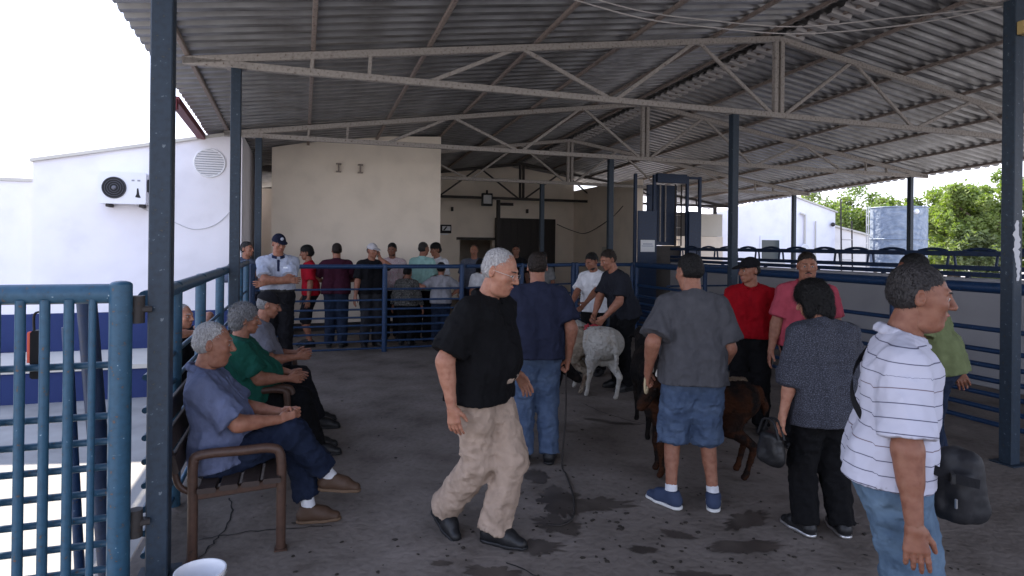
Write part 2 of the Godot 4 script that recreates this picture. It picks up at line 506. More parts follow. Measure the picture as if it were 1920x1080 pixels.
func build_buildings():
	# white building left of the hall
	var b := thing("white_building", "white rendered building with a sloping parapet and dark blue painted base", "building", Vector3(-3.0, -0.45, -11.55))
	var o := b.position
	put(b, "wall", slab([Vector3(-3.97, -0.45, -11.55) - o, Vector3(-0.98, -0.45, -11.55) - o, Vector3(-0.98, 3.62, -11.55) - o, Vector3(-1.67, 3.48, -11.55) - o, Vector3(-3.97, 2.99, -11.55) - o], Vector3(0, 0, -5.0)), mats.white_wall)
	put(b, "coping", slab([Vector3(-4.0, 2.985, -11.5) - o, Vector3(-0.95, 3.63, -11.5) - o, Vector3(-0.95, 3.68, -11.5) - o, Vector3(-4.0, 3.035, -11.5) - o], Vector3(0, 0, -0.3)), mats.pale_stone)
	box(b, "painted_base", Vector3(-3.97, 0.03, -11.56) - o, Vector3(-0.98, 0.63, -11.545) - o, mats.blue_band, 0.002)
	# round louvred vent
	var v := Node3D.new(); v.name = "vent"; b.add_child(v)
	v.position = Vector3(-1.48, 3.1, -11.54) - o
	var ring := []
	for i in 33: ring.append(Vector3(cos(TAU * i / 32.0), sin(TAU * i / 32.0), 0) * 0.235)
	put(v, "rim", tube_mesh(ring, 0.014, 6), mats.white_plastic)
	for i in 11:
		var y := -0.2 + i * 0.04
		var hw := sqrt(0.235 * 0.235 - y * y)
		put(v, "louvre", beam_mesh(hw * 2.0, 0.026, 0.012), mats.white_plastic, Transform3D(Basis(Vector3.RIGHT, 0.5), Vector3(0, y, 0.004)))
	var disc := CylinderMesh.new(); disc.top_radius = 0.23; disc.bottom_radius = 0.23; disc.height = 0.006
	put(v, "opening", disc, plain(lin(0.3, 0.3, 0.34), 0.9), Transform3D(Basis(Vector3.RIGHT, PI / 2), Vector3(0, 0, -0.006)))
	var w := thing("side_wing", "low white wing with a flat roof beside the white building", "building", Vector3(-8.0, -0.45, -11.7))
	box(w, "wall", Vector3(-4.0, 0, -5) , Vector3(3.99, 3.14, 0), mats.white_wall)
	box(w, "coping", Vector3(-4.05, 3.141, -5), Vector3(3.98, 3.19, 0.03), mats.pale_stone)
	box(w, "painted_base", Vector3(-4.0, 0.47, 0.0), Vector3(3.99, 1.06, 0.012), mats.blue_band, 0.002)
	# cream block under the roof
	var k := thing("cream_block", "tall cream rendered room standing under the canopy roof", "building", Vector3(1.1, 0, -13.2))
	var ko := k.position
	var pts := [Vector3(-0.58, 0, -13.2), Vector3(2.81, 0, -13.2), Vector3(2.81, roof_y(2.81, -13.2) - 0.09, -13.2), Vector3(1.0, 3.98, -13.2), Vector3(-0.58, 3.66, -13.2)]
	for i in pts.size(): pts[i] -= ko
	put(k, "wall", slab(pts, Vector3(0, 0, -6.7)), mats.cream_wall)
	box(k, "skirting", Vector3(-0.585, 0.001, -13.21) - ko, Vector3(2.815, 0.16, -13.19) - ko, mats.dark_steel)
	var st := thing("rear_annex", "narrow cream wall with a corner downpipe behind the cream room", "building", Vector3(-1.6, 0, -17.0))
	box(st, "wall", Vector3(-1.4, -0.4, -1.0), Vector3(0.98, 3.15, 0.0), mats.cream_wall)
	pipe(st, "downpipe", Vector3(0.1, -0.3, 0.06), Vector3(0.1, 3.1, 0.06), 0.05, mats.pale_stone)
	# the building at the end of the hall
	var h := thing("hall_end_building", "dim cream gabled building closing the far end of the hall", "building", Vector3(7.0, 0, -20.0))
	var ho := h.position
	# the wall leaves a doorway open into a closed room behind
	for gp in [[Vector3(2.0, 0, -20), Vector3(4.92, 0, -20), Vector3(4.92, 4.33, -20), Vector3(2.0, 3.9, -20)],
		[Vector3(4.92, 1.93, -20), Vector3(6.05, 1.93, -20), Vector3(6.05, 4.505, -20), Vector3(4.92, 4.33, -20)],
		[Vector3(6.05, 0, -20), Vector3(9.0, 0, -20), Vector3(9.0, 4.2, -20), Vector3(MID, 4.6, -20), Vector3(6.05, 4.505, -20)]]:
		for i in gp.size(): gp[i] -= ho
		put(h, "wall", slab(gp, Vector3(0, 0, -0.3)), mats.cream_wall)
	box(h, "room_floor", Vector3(2.0, -0.06, -24.2) - ho, Vector3(9.0, -0.005, -20.3) - ho, mats.concrete)
	box(h, "room_ceiling", Vector3(2.0, 2.8, -24.2) - ho, Vector3(9.0, 3.0, -20.302) - ho, mats.cream_wall)
	box(h, "room_back", Vector3(2.0, 0.0, -24.4) - ho, Vector3(9.0, 2.79, -24.2) - ho, mats.cream_wall)
	for x in [2.0, 8.8]: box(h, "room_side", Vector3(x, 0.0, -24.19) - ho, Vector3(x + 0.2, 2.79, -20.302) - ho, mats.cream_wall)
	box(h, "door_lintel", Vector3(4.8, 1.935, -19.99) - ho, Vector3(6.1, 2.02, -19.9) - ho, mats.dark_steel)
	var sd := box(h, "sliding_door", Vector3(6.1, 0.02, -19.93) - ho, Vector3(8.25, 2.68, -19.86) - ho, mats.dark_steel)
	for i in 9: box(sd, "rib", Vector3(-1.02 + i * 0.24, -1.3, 0.036), Vector3(-0.94 + i * 0.24, 1.3, 0.05), mats.dark_steel)
	box(h, "door_track", Vector3(2.9, 2.72, -19.97) - ho, Vector3(2.65, 2.86, -19.8) - ho, mats.dark_steel)
	for x in [4.6, 7.2]: box(h, "track_bracket", Vector3(x, 2.865, -19.97) - ho, Vector3(x + 0.06, 3.0, -19.85) - ho, mats.dark_steel)
	box(h, "vent_grille", Vector3(6.3, 3.1, -19.99) - ho, Vector3(6.75, 3.2, -19.95) - ho, mats.dark_steel)
	var sw := thing("side_room", "grey cream side room whose wall runs along the hall's far right", "building", Vector3(10.0, 0, -18.0))
	box(sw, "wall", Vector3(-1.0, 0, -2.4), Vector3(-0.72, 3.7, 2.2), mats.back_wall)
	box(sw, "switch_box", Vector3(-1.06, 1.35, 0.3), Vector3(-1.002, 1.75, 0.65), mats.pale_stone)

func fence(called: String, label: String, a: Vector3, b: Vector3, posts: Array, top := 1.40, thick := 0.035, m: Material = null, hs := [1.03, 0.85, 0.70, 0.57, 0.44, 0.31, 0.18, 0.06], rr := 0.0165) -> Node3D:
	if m == null: m = mats.blue
	var mid := (a + b) / 2.0
	var f := thing(called, label, "fence", mid, "blue pipe fences of the pens")
	var d := (b - a).normalized()
	var off := Vector3(-d.z, 0, d.x) * 0.0
	pipe(f, "top_rail", a - mid + Vector3.UP * top, b - mid + Vector3.UP * top, thick, m)
	for h in hs: pipe(f, "rail", a - mid + Vector3.UP * h, b - mid + Vector3.UP * h, rr, m)
	for t in posts:
		var p: Vector3 = a.lerp(b, t) - mid
		var po := pipe(f, "post", p, p + Vector3.UP * (top + 0.03), 0.042, m)
		put(po, "post_cap", ball_mesh(0.042), m, Transform3D(Basis.from_scale(Vector3(1, 1, 0.45)), Vector3(0, 0, -(top + 0.03) / 2.0)))
	return f

func build_fences():
	# along the left posts, behind the benches
	fence("pipe_fence", "long blue pipe fence behind the benches along the canopy's left posts", Vector3(-0.80, 0, -3.85), Vector3(-0.80, 0, -10.3), [0.13, 0.3, 0.5, 0.68, 0.84, 1.0], 1.46, 0.045, mats.gate)
	fence("pipe_fence", "blue pipe fence in front of the crowd by the cream room", Vector3(-0.72, 0, -10.4), Vector3(2.6, 0, -10.4), [0.0, 0.608, 1.0])
	fence("pipe_fence", "dark pipe fence panel behind the man in the black polo", Vector3(2.68, 0, -10.42), Vector3(5.0, 0, -11.25), [0.5])
	fence("pipe_fence", "blue pipe gate beside the men holding the white sheep", Vector3(5.08, 0, -11.3), Vector3(6.4, 0, -11.3), [0.0, 0.06, 1.0])
	fence("pipe_fence", "long blue pipe fence in front of the low grey wall", Vector3(6.45, 0, -2.4), Vector3(6.45, 0, -11.2), [0.06, 0.34, 0.62, 0.8, 1.0], 1.40, 0.055, null, [0.99, 0.78, 0.63, 0.49, 0.35, 0.21, 0.07], 0.025)
	fence("pipe_fence", "short blue pipe fence joining the tall weighing frame", Vector3(6.52, 0, -10.2), Vector3(8.2, 0, -10.2), [0.5, 1.0])
	# the open gate at the near end
	var g := thing("pipe_gate", "blue pipe gate with upright bars in front of the yard", "gate", Vector3(-1.6, -0.1, -3.62))
	var o := g.position
	pipe(g, "gate_post", Vector3(-0.865, -0.3, -3.62) - o, Vector3(-0.865, 1.55, -3.62) - o, 0.053, mats.gate)
	put(g, "post_cap", ball_mesh(0.053), mats.gate, Transform3D(Basis.from_scale(Vector3(1, 0.4, 1)), Vector3(-0.865, 1.55, -3.62) - o))
	pipe(g, "top_rail", Vector3(-0.9, 1.505, -3.64) - o, Vector3(-2.9, 1.505, -3.64) - o, 0.05, mats.gate)
	for x in [-0.985, -1.085, -1.185, -1.285, -1.385, -1.485, -1.585, -1.685]:
		pipe(g, "bar", Vector3(x, -0.2, -3.6) - o, Vector3(x, 1.48, -3.61) - o, 0.0225 if x < -1.0 else 0.017, mats.gate)
	for y in [1.14, 0.88, 0.75, 0.62, 0.49, 0.36, 0.23, 0.1, -0.03]:
		pipe(g, "rail", Vector3(-0.9, y, -3.67) - o, Vector3(-2.9, y, -3.67) - o, 0.0175, mats.gate)
	for y in [1.42, 0.32]:
		var hg := put(g, "hinge", tube_mesh([Vector3(-0.8, y - 0.07, -3.66) - o, Vector3(-0.8, y + 0.07, -3.66) - o], 0.035, 12), mats.dark_steel)
		beam(hg, "hinge_strap", Vector3(-0.87, y, -3.64) - o, Vector3(-0.74, y, -3.68) - o, 0.06, 0.03, mats.dark_steel)
	# spare pipes leaning behind the gate
	var l1 := thing("leaning_pipe", "thick dark blue pipe leaning behind the gate bars", "pipe", Vector3(-1.05, -0.44, -4.05))
	put(l1, "pipe", tube_mesh([Vector3(0.06, 0.02, 0), Vector3(-0.1, 1.86, -0.06)], 0.05, 14), mats.navy)
	var l2 := thing("leaning_pipe", "thin pale blue pipe leaning behind the gate bars", "pipe", Vector3(-1.2, -0.44, -4.1))
	put(l2, "pipe", tube_mesh([Vector3(0.05, 0.02, 0), Vector3(-0.06, 1.72, -0.06)], 0.026, 12), mats.blue)
	var bx := thing("latch_box", "small black latch box fixed between the gate bars", "latch", Vector3(-1.245, 1.2, -3.72))
	box(bx, "case", Vector3(-0.03, -0.12, -0.025), Vector3(0.03, 0.12, 0.025), mats.black, 0.01)
	put(bx, "shackle", tube_mesh(curve_points([Vector3(-0.02, 0.11, 0), Vector3(-0.02, 0.2, 0), Vector3(0.02, 0.2, 0), Vector3(0.02, 0.11, 0)], 5), 0.006, 6), mats.dark_steel)
	for x in [-3.65, -2.95]:
		var rp := thing("red_post", "small red bollard standing on the loading platform", "bollard", Vector3(x, 0.03, -10.6), "red bollards on the loading platform")
		pipe(rp, "stem", Vector3.ZERO, Vector3(0, 0.42, 0), 0.04, plain(lin(0.4, 0.06, 0.03), 0.6))
		put(rp, "cap", ball_mesh(0.04), plain(lin(0.4, 0.06, 0.03), 0.6), Transform3D(Basis.from_scale(Vector3(1, 0.6, 1)), Vector3(0, 0.42, 0)))

func build_right_side():
	var lw := thing("low_wall", "low grey rendered wall behind the right pipe fence", "wall", Vector3(8.5, 0, -8.0))
	box(lw, "wall", Vector3(-0.1, 0, -5.0), Vector3(0.1, 1.4, 6.0), mats.low_wall, 0.01)
	# dark steel feed rail with arched tops
	var fr := thing("feed_rail", "dark steel rail with arched tops along the low wall", "railing", Vector3(8.42, 1.4, -8.0))
	for y in [0.05, 0.135, 0.325]: beam(fr, "rail", Vector3(0, y, 6.0), Vector3(0, y, -5.0), 0.07, 0.062 if y < 0.3 else 0.07, mats.navy)
	var i := 0
	var z := 5.9
	while z > -4.8:
		for s in [-0.19, -0.27]:
			beam(fr, "upright", Vector3(0, 0.158, z + s - (0.02 if s < -0.2 else -0.02)), Vector3(0, 0.297, z + s), 0.03, 0.03, mats.navy)
		put(fr, "arch", tube_mesh(curve_points([Vector3(0, 0.355, z - 0.07), Vector3(0, 0.378, z + 0.04), Vector3(0, 0.385, z + 0.14), Vector3(0, 0.378, z + 0.24), Vector3(0, 0.355, z + 0.35)], 4), 0.021, 7), mats.navy)
		if i % 2 == 0: beam(fr, "bracket", Vector3(0, 0.0, z), Vector3(0, 0.045, z), 0.06, 0.05, mats.navy)
		z -= 0.64; i += 1
	# tall weighing frame with a guillotine gate
	var t := thing("weighing_frame", "tall dark blue steel frame with side panels and a ladder", "frame", Vector3(8.4, 0, -13.0))
	box(t, "side_panel", Vector3(-0.9, 0, -0.02), Vector3(-0.4, 2.62, 0.02), mats.navy)
	box(t, "side_panel", Vector3(0.5, 0, -0.02), Vector3(0.84, 2.64, 0.02), mats.navy)
	for x in [-0.93, -0.42, 0.5, 0.86]: beam(t, "upright", Vector3(x, 0, -0.08), Vector3(x, 3.5, -0.08), 0.07, 0.07, mats.navy)
	beam(t, "head_beam", Vector3(-0.37, 3.42, -0.06), Vector3(0.45, 3.42, -0.06), 0.1, 0.22, mats.navy)
	beam(t, "cross_beam", Vector3(0.55, 3.46, -0.08), Vector3(0.82, 3.46, -0.08), 0.06, 0.06, mats.navy)
	box(t, "gate_plate", Vector3(-0.38, 1.81, -0.5), Vector3(0.46, 3.3, -0.46), mats.navy)
	box(t, "gate_plate", Vector3(-0.36, 0.0, -0.3), Vector3(0.45, 1.8, -0.26), mats.dark_steel)
	for x in [-0.05, 0.1]: beam(t, "guide", Vector3(x, 1.9, -0.4), Vector3(x, 3.3, -0.4), 0.03, 0.03, mats.truss)
	for x in [0.25, 0.42]: beam(t, "ladder_rail", Vector3(x, 1.8, -0.2), Vector3(x, 3.3, -0.2), 0.03, 0.03, mats.dark_steel)
	for k in 5: beam(t, "rung", Vector3(0.27, 1.95 + k * 0.3, -0.2), Vector3(0.4, 1.95 + k * 0.3, -0.2), 0.025, 0.025, mats.truss)
	for k in 4: beam(t, "shelf_bar", Vector3(-0.35, 1.85 + k * 0.4, -0.42), Vector3(-0.1, 1.85 + k * 0.4, -0.42), 0.03, 0.03, mats.navy)
	var n := thing("notice", "white printed notice on the dark blue steel panel", "notice", Vector3(7.75, 1.79, -12.97))
	box(n, "sheet", Vector3(-0.19, -0.14, 0), Vector3(0.19, 0.14, 0.006), mats.paper, 0.002)
	var ink := plain(lin(0.12, 0.16, 0.3), 0.8)
	for row in [[0.035, 0.24, 0.02], [-0.01, 0.31, 0.014]]:
		var x0: float = -row[1] / 2.0
		while x0 < row[1] / 2.0 - 0.01:
			var wd := rng.randf_range(0.012, 0.03)
			box(n, "print", Vector3(x0, row[0], 0.0065), Vector3(minf(x0 + wd, row[1] / 2.0), row[0] + row[2], 0.0085), ink, 0.0005)
			x0 += wd + 0.008
	# stores and buildings beyond the right edge
	var cs := thing("feed_store", "small pale stone store behind the weighing frame", "building", Vector3(13.4, 0, -18.6))
	box(cs, "wall", Vector3(-1.1, 0, -1.0), Vector3(0.75, 2.15, 0.0), mats.cream_wall)
	box(cs, "upper_wall", Vector3(-0.65, 2.16, -0.95), Vector3(0.75, 2.95, -0.03), mats.pale_stone)
	box(cs, "shutter", Vector3(-1.05, 2.16, -0.5), Vector3(-0.67, 2.98, -0.1), mats.dark_steel)
	var rb := thing("gabled_white_building", "white gabled building with a small window beyond the low wall", "building", Vector3(18.0, -0.45, -20.5))
	var ro := rb.position
	var gp := [Vector3(13.6, -0.45, -20.5), Vector3(21.2, -0.45, -20.5), Vector3(21.2, 3.3, -20.5), Vector3(18.6, 3.98, -20.5), Vector3(13.6, 2.7, -20.5)]
	for q in gp.size(): gp[q] -= ro
	put(rb, "wall", slab(gp, Vector3(0, 0, -7.0)), mats.white_wall)
	put(rb, "verge", slab([Vector3(18.6, 3.985, -20.45) - ro, Vector3(21.3, 3.28, -20.45) - ro, Vector3(21.3, 3.34, -20.45) - ro, Vector3(18.6, 4.045, -20.45) - ro], Vector3(0, 0, -7.2)), mats.pale_stone)
	var wn := box(rb, "window", Vector3(17.35, 1.2, -20.52) - ro, Vector3(18.45, 2.28, -20.46) - ro, mats.white_plastic)
	put(wn, "pane", beam_mesh(0.86, 0.8, 0.01), mats.glass, Transform3D(Basis.IDENTITY, Vector3(-0.05, -0.05, 0.032)))
	put(wn, "sill", beam_mesh(1.2, 0.05, 0.14), mats.pale_stone, Transform3D(Basis.IDENTITY, Vector3(0, -0.57, 0.06)))
	put(rb, "downpipe", tube_mesh(curve_points([Vector3(19.3, 3.2, -20.43) - ro, Vector3(19.5, 3.15, -20.43) - ro, Vector3(19.55, 3.0, -20.43) - ro, Vector3(19.55, 1.7, -20.43) - ro], 4), 0.04, 8), mats.pale_stone)
	put(rb, "downpipe", tube_mesh([Vector3(20.1, 2.9, -20.43) - ro, Vector3(20.1, 0.0, -20.43) - ro], 0.03, 8), mats.pale_stone)
	put(rb, "roof_lamp", ball_mesh(0.09), mats.dark_steel, Transform3D(Basis.IDENTITY, Vector3(20.98, 2.78, -20.4) - ro))
	var dish := thing("satellite_dish", "small white dish fixed low on the gabled building", "dish", Vector3(19.45, 1.72, -20.3))
	var F := Field.new(Vector3.ONE * -0.3, Vector3.ONE * 0.3, 0.03)
	F.ell(Vector3.ZERO, Vector3(0.24, 0.24, 0.08), 0.02); F.ell(Vector3(0, 0, 0.06), Vector3(0.24, 0.24, 0.08), 0.02, true)
	commit([F.net()], "reflector", mats.white_plastic, dish)
	pipe(dish, "arm", Vector3(0, -0.1, -0.02), Vector3(0, -0.02, 0.2), 0.015, mats.dark_steel)
	pipe(dish, "bracket", Vector3(0, 0, -0.06), Vector3(0, -0.05, -0.19), 0.02, mats.dark_steel)
	var lb := thing("low_outbuilding", "pale low outbuilding with a sloping roof beside the tank", "building", Vector3(23.0, -0.45, -21.5))
	var lo := [Vector3(-1.7, 0, 0), Vector3(3.0, 0, 0), Vector3(3.0, 2.45, 0), Vector3(-1.7, 3.35, 0)]
	put(lb, "wall", slab(lo, Vector3(0, 0, -5)), plaster(lin(0.7, 0.66, 0.62), 44))
	put(lb, "roof", slab([Vector3(-1.75, 3.36, 0.08), Vector3(3.1, 2.44, 0.08), Vector3(3.1, 2.52, 0.08), Vector3(-1.75, 3.44, 0.08)], Vector3(0, 0, -5.2)), mats.pale_stone)
	var la := thing("wall_ladder", "thin steel ladder against the corner of the gabled building", "ladder", Vector3(21.5, -0.45, -20.2))
	for x in [-0.22, 0.38]: pipe(la, "rail", Vector3(x, 0, 0), Vector3(x, 4.3 if x < 0 else 3.4, -0.1), 0.03, mats.dark_steel)
	for kk in 7: pipe(la, "rung", Vector3(-0.2, 0.5 + kk * 0.42, -0.02), Vector3(0.36, 0.5 + kk * 0.42, -0.02), 0.018, mats.truss)
	# water tank on legs
	var tk := thing("water_tank", "blue grey dented steel tank with a ladder on its side", "tank", Vector3(21.6, -0.45, -17.9))
	var im := noise_image(256, 0.03, 61, 4)
	var tm := plain(Color.WHITE, 0.55, 0.2)
	tm.albedo_texture = tex(ramp_image(im, [[0.0, lin(0.13, 0.17, 0.23)], [0.5, lin(0.22, 0.26, 0.32)], [0.8, lin(0.3, 0.34, 0.39)], [1.0, lin(0.42, 0.45, 0.48)]]))
	tm.normal_enabled = true; tm.normal_texture = normal_tex(im, 4.0)
	triplanar(tm, Vector3.ONE * 0.5, true)
	var cyl := CylinderMesh.new(); cyl.top_radius = 0.95; cyl.bottom_radius = 0.95; cyl.height = 2.4; cyl.radial_segments = 40
	put(tk, "shell", cyl, tm, Transform3D(Basis.IDENTITY, Vector3(0, 2.62, 0)))
	for y in [1.44, 2.6, 3.8]:
		var rg := []
		for q in 41: rg.append(Vector3(cos(TAU * q / 40.0) * 0.955, y, sin(TAU * q / 40.0) * 0.955))
		put(tk, "hoop", tube_mesh(rg, 0.025, 6), tm)
	for q in 4:
		var a := TAU * (q + 0.5) / 4.0
		beam(tk, "leg", Vector3(cos(a) * 0.75, 0, sin(a) * 0.75), Vector3(cos(a) * 0.75, 1.4, sin(a) * 0.75), 0.1, 0.1, mats.truss)
	var ld := Vector3(-0.78, 0, -0.6)
	for s in [-0.16, 0.16]: pipe(tk, "ladder_rail", ld * 1.06 + Vector3(-0.6, 0, 0.8) * s + Vector3(0, 1.2, 0), ld * 1.06 + Vector3(-0.6, 0, 0.8) * s + Vector3(0, 3.85, 0), 0.02, mats.chrome)
	for q in 7: pipe(tk, "rung", ld * 1.06 + Vector3(-0.6, 0, 0.8) * -0.16 + Vector3(0, 1.35 + q * 0.36, 0), ld * 1.06 + Vector3(-0.6, 0, 0.8) * 0.16 + Vector3(0, 1.35 + q * 0.36, 0), 0.014, mats.chrome)
	put(tk, "inlet", ball_mesh(0.1), mats.white_plastic, Transform3D(Basis.IDENTITY, Vector3(-0.25, 3.62, 0.93)))

# one tree: a tapered trunk with limbs, and a crown of leaf-sized faces gathered in clumps
func tree(at: Vector3, height: float, spread: float, sd: int, m: Material, label: String):
	var t := thing("tree", label, "tree", at, "trees beyond the yard")
	var r := RandomNumberGenerator.new()
	r.seed = sd
	var th := height * 0.45
	var limbs := [tube_mesh(curve_points([Vector3.ZERO, Vector3(0.08, th * 0.5, 0.05), Vector3(-0.05, th, 0)], 4), [0.2, 0.19, 0.185, 0.18, 0.17, 0.165, 0.16, 0.15, 0.14], 8)]
	put(t, "trunk", limbs[0], mats.bark)
	var clumps := []
	var cc := Vector3(0, height * 0.6, 0)
	for i in 34:
		var u := Vector3(r.randfn(), r.randfn(), r.randfn()).normalized() * pow(r.randf(), 0.4)
		clumps.append(cc + Vector3(u.x * spread, u.y * height * 0.38, u.z * spread))
	for i in 6:
		var e: Vector3 = clumps[i]
		put(t, "limb", tube_mesh(curve_points([Vector3(-0.05, th * 0.9, 0), (Vector3(0, th, 0) + e) / 2.0 + Vector3(0, 0.2, 0), e], 3), [0.1, 0.09, 0.08, 0.07, 0.055, 0.045, 0.03], 6), mats.bark)
	var st := SurfaceTool.new()
	st.begin(Mesh.PRIMITIVE_TRIANGLES)
	st.set_smooth_group(-1)
	for c in clumps:
		var rad := r.randf_range(0.45, 0.85) * spread * 0.36
		var shade := r.randf_range(0.75, 1.2)
		for k in 210:
			var u := Vector3(r.randfn(), r.randfn(), r.randfn()).normalized() * pow(r.randf(), 0.45) * rad
			var p: Vector3 = c + u
			var ax := Vector3(r.randfn(), r.randfn() * 0.6, r.randfn()).normalized()
			var ay := ax.cross(Vector3(r.randfn(), r.randfn(), r.randfn())).normalized()
			var l := r.randf_range(0.08, 0.14); var wd := l * 0.5
			var tint := shade * r.randf_range(0.8, 1.2)
			st.set_color(Color(tint, tint, tint * 0.9))
			var nn := ax.cross(ay) * l * 0.2
			var a := p - ax * l; var b := p + ay * wd + nn; var e2 := p + ax * l; var d := p - ay * wd + nn
			st.add_vertex(a); st.add_vertex(b); st.add_vertex(e2)
			st.add_vertex(a); st.add_vertex(e2); st.add_vertex(d)
	st.generate_normals()
	put(t, "crown", st.commit(), m)

func build_trees():
	mats.bark = plaster(lin(0.12, 0.09, 0.065), 71)
	var kinds := []
	for c in [lin(0.24, 0.29, 0.1), lin(0.19, 0.24, 0.09), lin(0.22, 0.25, 0.13)]:
		var m := plain(c, 0.6)
		m.vertex_color_use_as_albedo = true
		m.backlight_enabled = true; m.backlight = Color(0.8, 0.9, 0.35)
		kinds.append(m)
	var spots := [
		[31.8, -31.5, 6.4, 2.6, 2, "slim grey green tree above the gabled white building"], [31.8, -28.8, 6.1, 2.4, 1, "green tree above the low outbuilding"],
		[31.7, -26.6, 5.2, 2.1, 2, "small grey green tree behind the steel tank"], [31.5, -24.0, 5.3, 1.9, 0, "round bright green tree just right of the steel tank"],
		[30.5, -22.2, 5.8, 2.1, 0, "broad bright green tree right of the steel tank"], [30.9, -20.9, 6.1, 2.1, 0, "tall bright green tree beside the peeling post"],
		[34.2, -22.3, 6.4, 2.4, 1, "darker green tree behind the tall bright one"], [32.9, -20.0, 5.9, 2.0, 0, "light green tree beyond the peeling post"],
		[36.0, -26.5, 5.0, 2.3, 1, "dark green tree behind the round bright one"], [29.6, -20.6, 3.2, 1.7, 2, "low shrubby tree under the bright green ones"],
		[33.5, -18.2, 5.8, 2.2, 1, "leafy green tree at the end of the yard"]]
	for i in spots.size():
		var s: Array = spots[i]
		tree(Vector3(s[0], -0.45, s[1]), s[2], s[3], 100 + i, kinds[s[4]], s[5])
# ---------------------------------------------------------------- small things
func bench(at: Vector3, label: String):
	var b := thing("bench", label, "bench", at, "brown tube benches along the fence")
	for s in [0.0, -1.5]:
		# end frame: rear leg, armrest and front leg are one bent tube
		put(b, "end_frame", tube_mesh(curve_points([Vector3(-0.46, 0.0, s), Vector3(-0.46, 0.3, s), Vector3(-0.46, 0.53, s), Vector3(-0.42, 0.585, s), Vector3(-0.2, 0.59, s), Vector3(-0.06, 0.59, s), Vector3(-0.005, 0.54, s), Vector3(0, 0.3, s), Vector3(0.0, 0.0, s)], 5), 0.027, 12), mats.brown)
		beam(b, "seat_bearer", Vector3(-0.44, 0.36, s - 0.01), Vector3(-0.02, 0.385, s - 0.01), 0.03, 0.05, mats.brown)
		put(b, "back_bearer", tube_mesh(curve_points([Vector3(-0.44, 0.37, s - 0.01), Vector3(-0.53, 0.42, s - 0.01), Vector3(-0.57, 0.58, s - 0.01), Vector3(-0.64, 0.88, s - 0.01)], 5), 0.018, 8), mats.brown)
		put(b, "foot_plate", beam_mesh(0.07, 0.008, 0.07), mats.brown, Transform3D(Basis.IDENTITY, Vector3(0, 0.006, s)))
		put(b, "foot_plate", beam_mesh(0.07, 0.008, 0.07), mats.brown, Transform3D(Basis.IDENTITY, Vector3(-0.46, 0.006, s)))
	for i in 4:
		beam(b, "seat_slat", Vector3(-0.385 + i * 0.112, 0.402 + i * 0.006, 0.06), Vector3(-0.385 + i * 0.112, 0.402 + i * 0.006, -1.56), 0.095, 0.03, mats.slat)
	for i in 3:
		var y := 0.56 + i * 0.125
		beam(b, "back_slat", Vector3(-0.545 - i * 0.03, y, 0.06), Vector3(-0.545 - i * 0.03, y, -1.56), 0.03, 0.1, mats.slat, Vector3(-0.24, 1, 0))

